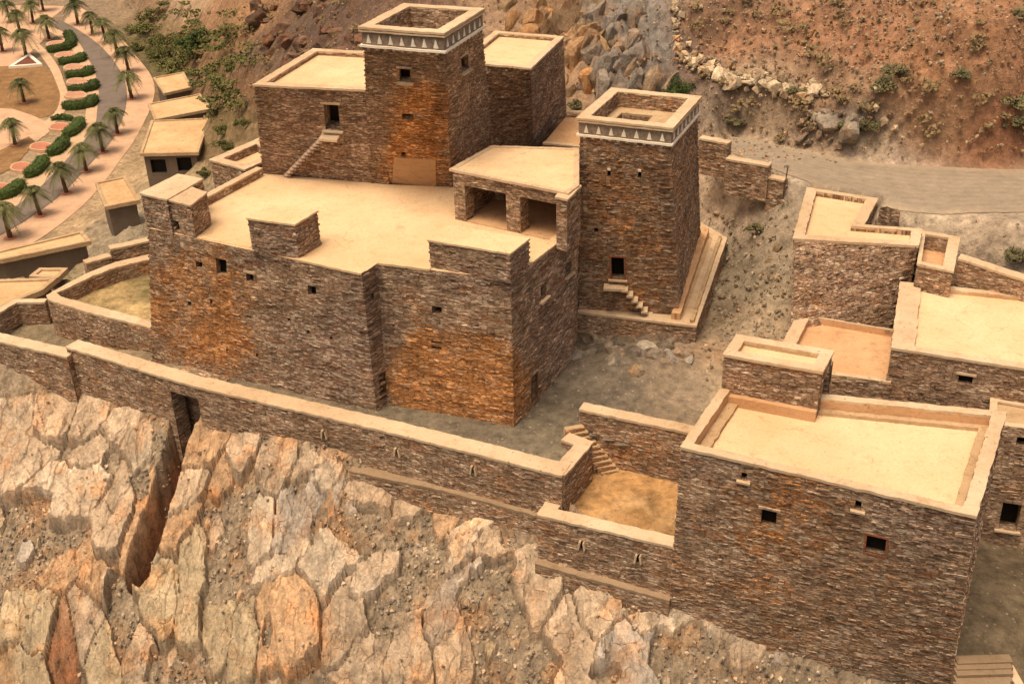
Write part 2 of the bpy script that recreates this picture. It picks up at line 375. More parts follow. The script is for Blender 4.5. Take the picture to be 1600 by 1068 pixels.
def recess(parent, fc, h, depth=.55, mat=None, name='window', frame=None, lintel=None, sill=None, label=None):
    n = fc.nrm(); c = [fc.at(h['s0'], h['t0']), fc.at(h['s1'], h['t0']), fc.at(h['s1'], h['t1']), fc.at(h['s0'], h['t1'])]
    i_ = [q-n*depth for q in c]; mb = MB()
    for k in range(4):
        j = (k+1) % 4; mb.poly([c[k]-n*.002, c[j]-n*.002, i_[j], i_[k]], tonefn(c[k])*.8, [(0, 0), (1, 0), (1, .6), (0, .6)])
    o = mb.build(name, mat or STONE, parent)
    if label: o['label'] = label
    mb = MB(); mb.poly(i_[::1]); mb.build('opening_shade', DARK, o)  # back of the recess painted near-black as interior shade
    ud = (c[1]-c[0]); wd = np.linalg.norm(ud); ud /= wd; up = (c[3]-c[0]); ht = np.linalg.norm(up); up /= ht
    if frame:
        fr = MB(); t = frame[1] if len(frame) > 1 else .07
        fr.box((c[3]+c[2])/2+up*t*.5-n*.02, ud*(wd/2+t), up*t*.5, n*.05); fr.box((c[0]+c[1])/2-up*t*.5-n*.02, ud*(wd/2+t), up*t*.5, n*.05)
        for q in (c[0]-ud*t*.5, c[1]+ud*t*.5): fr.box(q+up*ht/2-n*.02, ud*t*.5, up*(ht/2), n*.049)
        fr.build('frame', frame[0], o)
    if lintel:
        l = MB(); l.box((c[3]+c[2])/2+up*.06+n*.0, ud*(wd/2+(.12 if wd > .3 else .0)), up*.055, n*.06); l.build('lintel', lintel, o)
    if sill:
        l = MB(); l.box((c[0]+c[1])/2-up*.05+n*.04, ud*(wd/2+.15), up*.04, n*.12); l.build('sill', sill, o)
    return o
def inset(poly, w):
    n = len(poly); o = []
    for i in range(n):
        p0, p1, p2 = [np.asarray(poly[k % n], float) for k in (i-1, i, i+1)]
        d1 = (p1-p0)[:2]; d1 /= np.linalg.norm(d1); d2 = (p2-p1)[:2]; d2 /= np.linalg.norm(d2)
        n1 = np.array([-d1[1], d1[0]]); n2 = np.array([-d2[1], d2[0]])
        ww = w[i-1] if hasattr(w, '__len__') else w; wn = w[i] if hasattr(w, '__len__') else w
        A = np.array([n1, n2]); bb = np.array([ww+n1@p1[:2], wn+n2@p1[:2]])
        q = np.linalg.solve(A, bb) if abs(np.linalg.det(A)) > .05 else p1[:2]+n1*ww
        o.append(np.array([q[0], q[1], p1[2]]))
    return o
def ring(mb, outer, inner, zo=0., thick=.12, jit=.011, col=(.5, .5, .5), close=True, seed=1):
    """flat coping between two loops; the top follows the loops' z plus zo"""
    R = random.Random(seed); n = len(outer); m = n if close else n-1
    for i in range(m):
        j = (i+1) % n; L = np.linalg.norm(outer[j]-outer[i]); k = max(1, int(L/.25)); prev = None
        for a in range(k+1):
            t = a/k; po = outer[i]*(1-t)+outer[j]*t; pi = inner[i]*(1-t)+inner[j]*t
            if 0 < a < k:
                d = pi-po; d = d/(np.linalg.norm(d)+1e-6)
                po = po+d*R.uniform(-jit, jit); pi = pi+d*R.uniform(-jit, jit)
            z = np.array([0, 0, zo+(R.uniform(-.012, .012) if 0 < a < k else 0)]); dn = np.array([0, 0, -thick])
            cur = [mb.add(po+z, col), mb.add(pi+z, col), mb.add(po+z+dn, col), mb.add(pi+z+dn, col)]
            if prev:
                mb.face([prev[0], cur[0], cur[1], prev[1]]); mb.face([prev[2], cur[2], cur[0], prev[0]])
                mb.face([prev[1], cur[1], cur[3], prev[3]]); mb.face([prev[3], cur[3], cur[2], prev[2]])
            prev = cur
def block(parent, top, bot, faces=None, name='walls', ext=1.2, stones=5., q=True, mat=None):
    """battered stone walls between loop bot and loop top (both CCW from above); returns the list of faces"""
    n = len(top); fs = []
    for i in range(n):
        j = (i+1) % n
        b1 = bot[i]+(bot[i]-top[i])*(ext/max(.5, top[i][2]-bot[i][2])); b2 = bot[j]+(bot[j]-top[j])*(ext/max(.5, top[j][2]-bot[j][2]))
        fs.append(Face(b1, b2, top[j], top[i]))
    if faces: faces(fs)
    mb = MB()
    for i, f in enumerate(fs): wall_mesh(mb, f, stones=stones if f.nrm()[1] < .3 else 1.)
    if q:
        for i in range(n):
            f = fs[i]; g = fs[i-1]
            cr_ = np.cross((f.B-f.A)[:2], (g.A-g.B)[:2])
            if cr_ > 0 and f.A[1] < 100: quoins(mb, f.A, f.D, f.udir(), -g.udir(), f.nrm(), g.nrm())
    mb.build(name, mat or STONE, parent)
    return fs
def slab(parent, loop, z, name, mat, col=(.5, .5, .5), sub=0):
    mb = MB(); mb.poly([np.array([p[0], p[1], z]) for p in loop], col); return mb.build(name, mat, parent)
def lift(loop, z): return [np.array([p[0], p[1], z]) for p in loop]
def flatroof(parent, top, w=.35, par=.25, name='roof', mat=CREAM, cmat=COPING, seed=1):
    """coping on the wall tops and a roof floor sunk par below it"""
    i_ = inset(top, w); mb = MB(); o_ = inset(top, -.06)
    ring(mb, o_, i_, .04, .1, seed=seed); mb.build('coping', cmat, parent)
    z = top[0][2]-par; mb = MB()
    for k in range(len(i_)):
        j = (k+1) % len(i_); a, b = i_[k], i_[j]
        mb.poly([np.array([b[0], b[1], b[2]-.02]), np.array([a[0], a[1], a[2]-.02]), np.array([a[0], a[1], z-.05]), np.array([b[0], b[1], z-.05])], tonefn(a), [(0, 0), (2, 0), (2, par), (0, par)])
    if par > .12: mb.build('parapet', STONE if cmat is COPING else cmat, parent)
    slab(parent, i_, z, name, mat)
    return i_
# ================================================================== TERRAIN
GP = [(250,592,0),(330,600,0),(400,620,0),(500,645,0),(600,665,0),(700,692,0),(850,712,0),(880,640,0),(1000,645,-.1),(1060,600,0),(940,600,.1),(820,645,0),(760,640,0),
 (400,500,0),(600,520,0),(750,540,0),(900,560,.35),(1000,548,.5),(1085,550,.2),(1150,540,-.1),(1120,600,-.1),(1190,560,.1),(1150,480,-.2),(1200,470,.6),(1145,400,.1),(1210,400,1.7),(1165,330,2.2),(1220,330,3.2),(1120,290,2.8),(1110,240,4.2),(1170,290,3.4),
 (1240,300,3.9),(1190,255,4.9),(1230,250,5.0),(1310,300,4.1),(1500,300,4.4),(1600,310,4.3),(1400,335,3.9),(1520,390,3.6),(1600,390,4.0),(1600,270,4.5),(1450,260,4.9),(1300,240,5.3),(1160,215,5.6),(1120,190,6.2),
 (1380,240,5.6),(1250,205,6.8),(1350,190,7.2),(1500,230,6.4),(1600,240,6.),(1600,130,9.2),(1450,120,9.5),(1300,110,8.8),(1180,130,8),(1600,0,12.4),(1450,0,12.3),(1300,0,12.),(1150,0,11.5),(1090,80,9.),(1060,0,11.3),(1070,120,7.8),
 (1000,120,7.6),(1000,60,9.2),(1000,0,10.8),(920,120,7.2),(900,60,8.4),(910,0,10.2),(900,175,5.2),(830,20,8.6),(780,0,9),(700,0,9),(620,0,9),(560,30,6.),(500,60,3.5),(440,90,0.5),(520,0,4.5),(430,0,-3.),(390,120,-3.),(400,60,-4),(340,60,-8),
 (350,150,-9.5),(350,200,-10.5),(330,250,-13),(345,290,-11.5),(320,180,-13.5),(312,145,-14.5),(320,0,-8.5),(250,40,-13),(300,105,-14.),(250,100,-15.5),(200,30,-18),(235,75,-18.5),(340,20,-8),(270,10,-11.5),
 (200,340,-14.5),(150,330,-18.5),(250,280,-16.5),(210,240,-19.5),(240,210,-18),(330,225,-13.2),(170,400,-7.5),(180,370,-12),(80,380,-17),(230,360,-11),(130,440,-5),(60,450,-4.5),(0,440,-5),(160,420,-3.5),(220,410,-3.),
 (90,500,-1.2),(150,520,-1),(230,540,-.6),(0,510,-1.3),(50,530,-1.3),(160,450,-1),(220,440,-.8),(200,480,-.8),(40,478,-3),(-60,520,-2),(-100,450,-6)]
XP = [tuple(P(1320,550,-.6)),tuple(P(1390,540,-.6)),tuple(P(1255,500,.0)),tuple(P(1310,350,2.8)),tuple(P(1350,400,1.5)),tuple(P(1465,390,2.4)),tuple(P(1500,480,.5)),tuple(P(1430,480,.5)),tuple(P(985,480,-.6)),tuple(P(1085,500,-.6)),tuple(P(1100,400,-.4)),tuple(P(1060,380,-.4)),(0,50,-.3),(-6,50,-.3),(-12,52,-.3),(-6,56,.5),(2,57,1.5),(6,58,2.5),(26,28,-9),(18.5,27,-5.),(22,33,-4.6),(19.5,31,-4.6),(26,38,-4.4),(24,42,-4.4),(31,42,-4.4),(20.5,40,-4.4),(45,60,3),(60,60,2),(60,100,16),(30,110,24),(0,115,25),(100,110,22),(-40,55,-9),(-60,60,-18),(-40,80,-14),(8,36,-1.4),(20,44,-1.)]
gpts = [tuple(P(*p)) for p in GP]+XP
GZ = RBF(gpts, 2.)
garden_px = [(-260,430),(6,412),(70,383),(136,332),(176,288),(226,218),(252,160),(251,118),(222,78),(180,30),(130,0),(60,-40),(-260,-40)]
GARZ = -22.
garden_xy = np.array([P(x, y, GARZ)[:2] for x, y in garden_px])
ROADZ = 4.75
ROAD_NEAR = [(1146,240),(1200,262),(1250,280),(1310,300),(1370,322),(1460,335),(1540,333),(1800,329)]
ROAD_FAR = [(1140,214),(1190,222),(1260,236),(1330,250),(1400,258),(1480,262),(1560,265),(1800,270)]
road_xy = [P(x, y, ROADZ)[:2] for x, y in ROAD_NEAR+ROAD_FAR[::-1]]
def in_poly(x, y, poly):
    c = np.zeros(np.shape(x), bool); n = len(poly)
    for i in range(n):
        (x0, y0), (x1, y1) = poly[i][:2], poly[(i+1) % n][:2]
        if y0 == y1: continue
        k = ((y0 > y) != (y1 > y)) & (x < (x1-x0)*(y-y0)/(y1-y0)+x0); c ^= k
    return c
def seg_dist(x, y, poly, closed=True):
    d = np.full(np.shape(x), 1e9); n = len(poly)
    for i in range(n if closed else n-1):
        a = np.array(poly[i][:2]); b = np.array(poly[(i+1) % n][:2]); ab = b-a
        t = np.clip(((x-a[0])*ab[0]+(y-a[1])*ab[1])/(ab@ab), 0, 1)
        d = np.minimum(d, np.hypot(x-a[0]-t*ab[0], y-a[1]-t*ab[1]))
    return d
# photo-traced albedo regions
GC = [(1540,130,.30,.15,.07),(1500,60,.29,.14,.065),(1420,150,.31,.17,.085),(1480,170,.29,.155,.075),(1570,30,.27,.13,.06),(1600,100,.27,.125,.055),(400,620,.20,.155,.10),(650,680,.205,.165,.108),(850,700,.21,.17,.11),(950,600,.17,.135,.095),(820,640,.16,.125,.085),(1080,600,0.293,0.216,0.138),(1150,520,0.244,0.186,0.120),(1160,430,0.207,0.168,0.114),(1120,600,0.305,0.228,0.144),(1200,400,0.232,0.186,0.132),(1160,330,0.329,0.252,0.180),(1120,270,0.366,0.276,0.192),
 (1220,330,0.268,0.216,0.156),(1140,560,.27,.17,.09),(1300,290,.36,.28,.19),(1250,300,.38,.30,.21),(1450,350,.40,.31,.21),(1550,370,.36,.27,.18),(1600,330,.33,.25,.175),(1200,250,.27,.21,.15),(1400,270,0.329,0.240,0.180),(1280,225,.32,.22,.14),(1200,200,.30,.21,.13),(1370,230,.36,.27,.18),(1320,200,.22,.19,.16),
 (1150,180,.22,.16,.11),(1450,200,.30,.16,.075),(1550,220,.27,.115,.05),(1600,180,.25,.10,.045),(1450,100,.33,.155,.065),(1350,60,.30,.14,.065),(1250,50,.31,.155,.075),(1150,60,.31,.15,.07),(1550,50,.28,.13,.055),(1500,10,.29,.145,.065),(1300,150,.29,.17,.09),(1100,30,.20,.11,.06),(1090,90,.14,.085,.06),(1200,130,.33,.22,.13),
 (1040,60,.20,.18,.16),(1030,120,.17,.145,.12),(960,100,.19,.155,.125),(1000,20,.19,.17,.15),(930,40,.33,.19,.085),(880,60,.36,.20,.09),(860,20,.28,.17,.08),(800,20,.25,.155,.09),(900,130,.27,.165,.09),(640,0,.17,.095,.06),(540,20,.12,.07,.045),(470,50,.115,.07,.045),(420,80,.12,.075,.045),(500,70,.115,.065,.045),(400,20,.28,.145,.06),(340,20,.33,.20,.10),(300,5,.42,.28,.16),(370,60,.24,.15,.07),
 (260,50,.20,.16,.075),(220,60,.14,.13,.05),(260,90,.12,.12,.045),(300,70,.26,.155,.075),(330,110,.22,.15,.07),(300,130,.22,.155,.075),(380,140,.20,.12,.06),(350,180,.17,.14,.055),(350,220,.22,.17,.08),(190,15,.24,.165,.09),(150,10,.24,.165,.10),(230,20,.22,.15,.085),
 (200,270,.40,.27,.135),(160,330,.40,.27,.135),(110,350,.42,.28,.14),(190,340,.27,.22,.14),(170,360,.25,.20,.13),(260,280,.30,.22,.12),(130,390,.24,.19,.12),(200,400,.22,.17,.11),(160,440,.30,.22,.10),(200,440,.40,.29,.13),(160,480,.28,.21,.10),(200,480,.42,.32,.17),(120,460,.22,.17,.08),(40,510,.26,.20,.11),(100,530,.25,.19,.11),(220,560,.24,.18,.10),
 (0,450,.40,.30,.17),(1560,1000,.17,.125,.07),(1560,920,.17,.125,.07)]
GC = np.array(GC, float); _m = GC[:, 2:5].mean(1, keepdims=True); GC[:, 2:5] = (GC[:, 2:5]*.82+_m*.18)*1.05; _b = (GC[:, 0] > 1100)&(GC[:, 0] < 1240)&(GC[:, 1] > 240)&(GC[:, 1] < 620); GC[_b, 2:5] *= np.array([1.28, 1.24, 1.18]); _c = (GC[:, 1] > 560)&(GC[:, 0] > 300); GC[_c, 2:5] *= .86; _l = (GC[:, 0] < 400)&(GC[:, 1] < 230)&(GC[:, 1] > 15); GC[_l, 2:5] *= np.array([.88, .76, .72])
def ground_color(X, Y, Z):
    pts = np.stack([X, Y, Z], -1)-CC; w_ = pts@fw; w_ = np.maximum(w_, 1)
    px = 800+F*(pts@CR)/w_; py = 534-F*(pts@CU)/w_
    k = np.clip((w_-35)/40, .35, 1); px = px+k*(45*fbm(X*.25, Y*.25, 4, 5)+18*fbm(X*1.3, Y*1.3, 3, 8)); py = py+k*(24*fbm(X*.25+40, Y*.25, 4, 6)+12*fbm(X*1.3+9, Y*1.3, 3, 9))
    acc = np.zeros(X.shape+(3,)); ws = np.zeros(X.shape)
    for g in GC:
        k = 1/(((px-g[0])**2+((py-g[1])*1.3)**2)+500)**2; acc += k[..., None]*g[2:5]; ws += k
    return acc/ws[..., None], px, py
# terrace wall line (front edge of the coping), traced; z = height of its top
TW = [P(-120,510,.1), P(0,533,.1), P(105,557,.1)]
TW2 = [P(103,541,.45), P(257,588,.45), P(305,602,.45), P(450,631,.45), P(600,672,.45), P(879,741,.45)]
front_line = [(-80, 58)]+[tuple(p[:2]) for p in TW]+[tuple(p[:2]) for p in TW2[1:]]+[tuple(P(882,785,-1.2)[:2]), tuple(P(860,800,-1.1)[:2]), tuple(P(1050,852,-1.1)[:2]), tuple(P(1065,870,-1.6)[:2]), (15.8,31.6), (16.6,30.0), (17.0,27.2), (17., 20), (40, 12), (200, 12)]
yard_line = [(q[0]+.05, q[1]+.3) for q in front_line[:9]]+[tuple(P(926,690,.42)[:2]), tuple(P(906,640,1.1)[:2]), tuple(P(1082,678,1.1)[:2]), (7.6, 35.3), (16.2, 31.7), (16.6, 30.5), (16.6, 27.2), (16.6, 20), (40, 12), (200, 12)]
def grid_mesh(xs, ys, Z, COL, keep, name, mat, kind='structure', smooth=True):
    nx, ny = len(xs), len(ys); X, Y = np.meshgrid(xs, ys)
    idx = np.arange(nx*ny).reshape(ny, nx)
    q = np.stack([idx[:-1, :-1], idx[:-1, 1:], idx[1:, 1:], idx[1:, :-1]], -1)[keep]
    used = np.unique(q); mp = -np.ones(nx*ny, int); mp[used] = np.arange(len(used)); q = mp[q]
    V = np.stack([X.ravel(), Y.ravel(), Z.ravel()], -1)[used]
    me = bpy.data.meshes.new(name); me.vertices.add(len(V)); me.vertices.foreach_set('co', V.ravel())
    me.loops.add(len(q)*4); me.loops.foreach_set('vertex_index', q.ravel().astype(np.int32))
    me.polygons.add(len(q)); me.polygons.foreach_set('loop_start', np.arange(0, len(q)*4, 4, dtype=np.int32))
    me.update(calc_edges=True)
    ca = me.color_attributes.new('tone', 'FLOAT_COLOR', 'POINT'); c4 = np.ones((len(V), 4)); c4[:, :3] = COL.reshape(-1, 3)[used]
    ca.data.foreach_set('color', c4.ravel()); me.materials.append(mat)
    me.polygons.foreach_set('use_smooth', [smooth]*len(q)); me.validate()
    o = bpy.data.objects.new(name, me); C.objects.link(o); tag(o, kind=kind); return o
def lines(a, b, d0, far_lo, far_hi, g=1.1, mx=1.3):
    xs = list(np.arange(a, b, d0)); s_ = d0; x = a
    lo = []
    while x > far_lo: s_ = min(s_*g, mx); x -= s_; lo.append(x)
    s_ = d0; x = xs[-1]; hi = []
    while x < far_hi: s_ = min(s_*g, mx); x += s_; hi.append(x)
    return np.array(lo[::-1]+xs+hi)
gx = lines(-30, 48, .3, -150, 110); gy = lines(33, 96, .3, 12, 290)
X, Y = np.meshgrid(gx, gy)
def ground_base(X, Y):
    Z = GZ(X, Y); inside = in_poly(X, Y, garden_xy); d = seg_dist(X, Y, garden_xy)
    Zg = np.where(inside, GARZ, GARZ+np.sign(1)*np.clip((Z-GARZ), -2.5, 60)*np.clip(d/14, 0, 1)**.8)
    Zc = Z
    ir = in_poly(X, Y, road_xy); dr = seg_dist(X, Y, road_xy); kr = np.where(ir, 1., np.clip(1-(dr-.2)/1.3, 0, 1)); kr = kr*kr*(3-2*kr); Z = Z*(1-kr)+ROADZ*kr
    return np.where(inside, GARZ, np.where(X < -24, Zg*(1)+0*Zc, Z)), inside
Z, insideG = ground_base(X, Y)
COL, gpx, gpy = ground_color(X, Y, Z)
# roughness by region
court = np.exp(-(((X-2)/20)**4+((Y-44)/9)**4)); road = np.exp(-np.maximum(0, (np.abs(Y-(72-.05*(X-25)))-5.5))/1.2)*(X > 12)
hill = np.clip(((Z-5.8)/2.5), 0, 1)
left = np.clip((-14-X)/10, 0, 1)*(~insideG)
amp = .10*(1-court*.7)*(1-road*.9)+hill*.9+left*1.3*np.clip((Y-58)/12, 0, 1)
_p = np.stack([X, Y, Z], -1)-CC; _w = np.maximum(_p@fw, 1); rpx = 800+F*(_p@CR)/_w; rpy = 534-F*(_p@CU)/_w
rmask = in_poly(X, Y, road_xy); amp = amp*np.where(rmask, 0., np.clip(seg_dist(X, Y, road_xy)/4, .0, 1))
amp = amp*np.where(insideG, .0, 1)*np.clip(seg_dist(X, Y, garden_xy)/3, 0, 1)
rid = np.abs(fbm(X*.45+.2*Y, Y*.35, 5, 21))
Z = Z+amp*(1.6*fbm(X*.35, Y*.35, 5, 3)+1.1*fbm(X*1.5, Y*1.5, 4, 4)-1.5*rid-.5*np.abs(fbm(X*1.3+Y*.4, Y*.8, 4, 23)))
# rocky outcrop in the middle background
rk = np.exp(-(((gpx-940)/150)**4+((gpy-60)/95)**4))
Z = Z+rk*(2.0*np.abs(fbm(X*.8, Y*.22, 4, 31))*3+1.2*np.abs(fbm(X*2.2+Y*.5, Y*.9, 4, 37))-1.2)
rk2 = np.exp(-(((gpx-1010)/110)**2+((gpy-575)/26)**2))
Z = Z+rk2*(.9*np.abs(fbm(X*1.1, Y*1.1, 4, 33))*1.6)
xc = (X[:-1, :-1]+X[1:, 1:])/2; yc = (Y[:-1, :-1]+Y[1:, 1:])/2
zone = yard_line+[(300, 12), (300, 400), (-300, 400), (-300, 58)]
keep = in_poly(xc, yc, zone)
for q_, zc_ in (([(1240,373),(1434,384),(1440,359),(1349,352),(1371,311),(1262,294)], 4.6), ([(1434,412),(1489,424),(1499,371),(1442,361)], 4.15), ([(1203,572),(1392,598),(1402,516),(1246,490)], 1.2)):
    pl_ = [tuple(P(x, y, zc_)[:2]) for x, y in q_]; zmax = zc_-1.3; dd_ = seg_dist(X, Y, pl_); ins = in_poly(X, Y, pl_)
    Z = np.where(ins, np.minimum(Z, zmax), np.where(dd_ < .35, np.minimum(Z, zc_-.45), Z))
GND = Z
grid_mesh(gx, gy, Z, COL, keep, 'ground', GROUND)
def gz(x, y):
    z, _ = ground_base(np.array([[x]], float), np.array([[y]], float)); return float(z[0, 0])
# ------------------------------------------------------------ cliff
CP = [(-150,600,-3.5),(0,640,-3.1),(110,635,-2.9),(200,645,-2.4),(310,675,-2.2),(380,695,-2.1),(450,715,-2.0),(540,745,-2.1),(555,752,-2.3),(700,800,-3.0),(838,868,-3.5),(900,905,-4.0),(1045,958,-4.4),(1200,985,-4.6),(1340,1020,-4.8),(1490,1058,-5.0),(1600,1085,-5.4),
 (-150,1068,-14.5),(0,1068,-13),(200,1068,-11.8),(450,1068,-10.),(650,1068,-8.9),(838,1068,-7.7),(1045,1068,-6.7),(1250,1110,-7.2),(1480,1160,-8),(0,850,-7.9),(200,850,-6.7),(450,880,-5.7),(700,930,-5.3),
 (0,1300,-22),(450,1300,-17),(838,1300,-13),(1200,1300,-12),(1600,1300,-12)]
cpts = [tuple(P(*p)) for p in CP]
KZ = RBF(cpts, 1.)
#            x   y  across along angle  r    g    b   h  tilt
TAN = (.50,.38,.265); ORG = (.52,.34,.20); GRY = (.42,.355,.29); OLV = (.47,.37,.24); RED = (.26,.13,.07); GRV = (.31,.24,.165); LTN = (.58,.465,.34)
SL = [(26,712,42,85,0,LTN,.8),(82,665,24,48,4,TAN,.6),(139,650,24,48,18,TAN,.75),(190,672,24,42,20,TAN,.5),(110,768,48,60,5,LTN,.9),(170,828,22,105,6,TAN,.8),(221,690,12,42,10,LTN,.35),(212,850,14,110,12,ORG,.2),
 (318,700,28,50,12,ORG,.9),(375,706,22,42,-6,TAN,.6),(287,775,32,42,0,TAN,.4),(345,745,14,40,0,ORG,.45),(436,732,24,50,14,TAN,.9),(462,812,30,55,-14,GRY,.55),(405,838,24,52,22,LTN,.8),(452,880,42,20,0,LTN,.8),(272,846,30,50,-14,ORG,.9),
 (246,930,30,88,0,OLV,.9),(298,932,22,100,-3,OLV,1.0),(336,965,25,60,-15,OLV,.5),(50,975,38,58,18,OLV,.8),(97,1008,17,60,2,RED,.2),(130,960,18,60,-20,TAN,.5),(380,1008,20,42,0,OLV,.5),(447,965,46,78,12,ORG,1.),(539,975,32,60,-8,TAN,.7),
 (516,880,44,52,10,LTN,1.1),(585,905,48,30,-20,LTN,.95),(513,758,16,24,-20,LTN,.5),(581,788,36,26,10,TAN,.5),(635,790,24,28,0,TAN,.35),(695,818,18,32,0,ORG,.5),(737,828,26,24,0,LTN,.7),(725,862,26,34,-10,LTN,.7),(768,856,28,26,20,TAN,.7),
 (690,955,36,34,-30,GRY,.5),(835,930,34,70,-38,TAN,.9),(890,1010,34,80,-38,TAN,.9),(932,965,38,55,-8,TAN,.75),(989,1025,34,60,16,GRY,.8),(638,1020,34,62,0,TAN,.75),(560,1035,30,50,0,TAN,.6),(713,1025,26,46,-10,TAN,.5),(1063,962,24,14,0,LTN,.25),(1130,985,26,16,10,LTN,.2),(1165,1010,40,16,-20,TAN,.2),
 (1000,985,18,26,0,TAN,.4),(480,735,18,22,0,TAN,.35),(145,715,25,30,0,TAN,.6),(20,1045,38,40,0,OLV,.7),(60,610,90,10,0,LTN,.05),(165,1040,25,50,10,OLV,.5),(215,1020,24,50,10,TAN,.6),(100,890,40,36,-20,ORG,.45),(150,900,25,40,-20,ORG,.5),
 (60,800,22,40,0,GRV,-1),(25,845,34,36,0,GRV,-1),(55,895,34,34,0,GRV,-1),(360,868,40,52,-10,GRV,-1),(350,925,45,28,0,GRV,-1),(200,985,24,50,10,GRV,-1),(470,765,12,14,0,GRV,-1),(556,835,44,40,0,GRV,-1),(640,855,44,44,0,GRV,-1),(600,960,26,34,0,GRV,-1),(650,930,30,30,0,GRV,-1),
 (783,965,50,56,0,GRV,-1),(830,1040,46,40,0,GRV,-1),(770,905,30,26,0,GRV,-1),(530,725,26,18,0,GRV,-1),(620,755,40,14,0,GRV,-1),(1060,1020,50,34,0,GRV,-1),(1020,945,46,14,0,GRV,-1),(1150,1050,60,34,0,GRV,-1),(1280,1060,80,34,0,GRV,-1),(1420,1090,80,30,0,GRV,-1),(480,1040,18,30,0,GRV,-1),(245,1040,16,20,0,GRV,-1),
 (790,1045,24,24,0,GRV,-1),(680,890,24,22,0,GRV,-1),(900,915,20,12,0,GRV,-1),(500,820,14,24,0,GRV,-1)]
SL += [(660,770,30,16,0,GRV,-1),(760,800,30,14,0,GRV,-1),(800,845,22,20,0,GRV,-1),(860,1050,30,30,0,GRV,-1),(950,1060,30,20,0,GRV,-1),(500,1050,20,30,0,GRV,-1),(620,960,20,20,0,GRV,-1),(420,990,10,30,0,GRV,-1),(175,720,10,26,0,GRV,-1),(225,760,8,20,0,GRV,-1),(345,800,24,14,0,GRV,-1),(395,770,12,22,0,GRV,-1),(190,930,14,50,0,GRV,-1),(745,925,34,24,0,GRV,-1),(1100,1040,40,26,0,GRV,-1),(1210,1040,40,26,0,GRV,-1),(110,850,22,16,0,GRV,-1)]
seeds = []
for (x, y, a, l, ang, col, h) in SL:
    z = -5.
    for _ in range(12):
        p = P(x, y, z); z = float(KZ(p[0], p[1])[0])*.7+z*.3
    p = P(x, y, z); sc = np.linalg.norm(p-CC)/F
    # across in metres, along: image height -> horizontal run down the slope
    run = abs(P(x, y+1, z-.03)[1]-p[1])
    seeds.append((p[0], p[1], a*sc*1.34, max(.3, l*sc*.64), math.radians(ang), col, h, random.uniform(-.16, .16), random.uniform(-.28, .14)))
R2 = random.Random(3)
for i in range(150):   # beyond the traced part
    x = R2.uniform(-48, 30); y = R2.uniform(14, 46)
    px, py = proj((x, y, float(KZ(x, y)[0])))
    if -40 < px < 1640 and py < 1075: continue
    seeds.append((x, y, R2.uniform(.6, 1.3), R2.uniform(.8, 2.), R2.uniform(-.5, .5), R2.choice([TAN, ORG, GRY, OLV, GRV]), R2.choice([.3, .6, .9, -1]), R2.uniform(-.1, .1), R2.uniform(-.3, .1)))
cx = np.concatenate([np.arange(-48, -31, .4), np.arange(-31, 19, .07), np.arange(19, 30, .3)]); cy = np.concatenate([np.arange(14, 26, .3), np.arange(26, 51.5, .07), np.arange(51.5, 66, .4)])
X, Y = np.meshgrid(cx, cy)
xc = (X[:-1, :-1]+X[1:, 1:])/2; yc = (Y[:-1, :-1]+Y[1:, 1:])/2
wl = np.array([p for p in front_line if -60 < p[0] < 30])
back = np.interp(X, np.sort(wl[:, 0]), wl[np.argsort(wl[:, 0]), 1])
near = (Y < back+.55)
keep = near[:-1, :-1] & near[1:, 1:] & ~((xc > 17.2) & (yc > 27.8))
Zb = KZ(X, Y)
wx = X+.12*(Y-38)*0+.13*fbm(X*1.1, Y*1.1, 3, 51)+.16*fbm(X*3, Y*3, 4, 53); wy = Y+.16*fbm(X*1.1+30, Y*1.1, 3, 52)+.18*fbm(X*3+9, Y*3, 4, 54)
R3 = random.Random(12)
for i in range(520):   # small broken blocks lying in the scree
    x = R3.uniform(-30, 17); y = R3.uniform(27, 47); r = .12+.4*R3.random()**2
    seeds.append((x, y, r*R3.uniform(.7, 1.1), r*R3.uniform(.8, 1.5), R3.uniform(-.9, .9), R3.choice([TAN, GRY, OLV, LTN, ORG]), R3.uniform(.05, .3), R3.uniform(-.2, .2), R3.uniform(-.2, .2)))
NBIG = len(seeds)-520
D1 = np.full(X.shape, 1e9); D2 = np.full(X.shape, 1e9); ID = np.zeros(X.shape, int)
for i, s_ in enumerate(seeds):
    rr_ = max(s_[2], s_[3])*(2.6 if i < NBIG else 1.25); i0, i1 = np.searchsorted(cx, [s_[0]-rr_, s_[0]+rr_]); j0, j1 = np.searchsorted(cy, [s_[1]-rr_, s_[1]+rr_])
    if i1 <= i0 or j1 <= j0: continue
    sl = (slice(j0, j1), slice(i0, i1)); Rg = random.Random(i*17+5)
    dx, dy = wx[sl]-s_[0], wy[sl]-s_[1]; ca, sa = math.cos(s_[4]), math.sin(s_[4])
    u_ = (dx*ca-dy*sa)/s_[2]; v_ = (dx*sa+dy*ca)/s_[3]; K = Rg.choice([5, 6, 7]); a0 = Rg.uniform(0, 6.28); d = np.full(u_.shape, -9.)
    for k in range(K):
        a = a0+k*2*math.pi/K+Rg.uniform(-.35, .35); d = np.maximum(d, (u_*math.cos(a)+v_*math.sin(a))/Rg.uniform(.78, 1.12))
    if i < NBIG: d = d-(.09 if s_[6] >= 0 else .06)
    else: d = np.where((d < 1) & ((SAbig := None) is None), d*.1+.55, 1e8)
    d1, d2, id_ = D1[sl], D2[sl], ID[sl]
    if i >= NBIG:
        bigrock = (np.array([q[6] >= 0 for q in seeds])[id_]) & (d1 < 1.06); d = np.where(bigrock, 1e8, d)
    c1 = d < d1; D2[sl] = np.where(c1, d1, np.minimum(d2, d)); ID[sl] = np.where(c1, i, id_); D1[sl] = np.where(c1, d, d1)
    if i >= NBIG: D2[sl] = np.where(c1, 1., D2[sl])
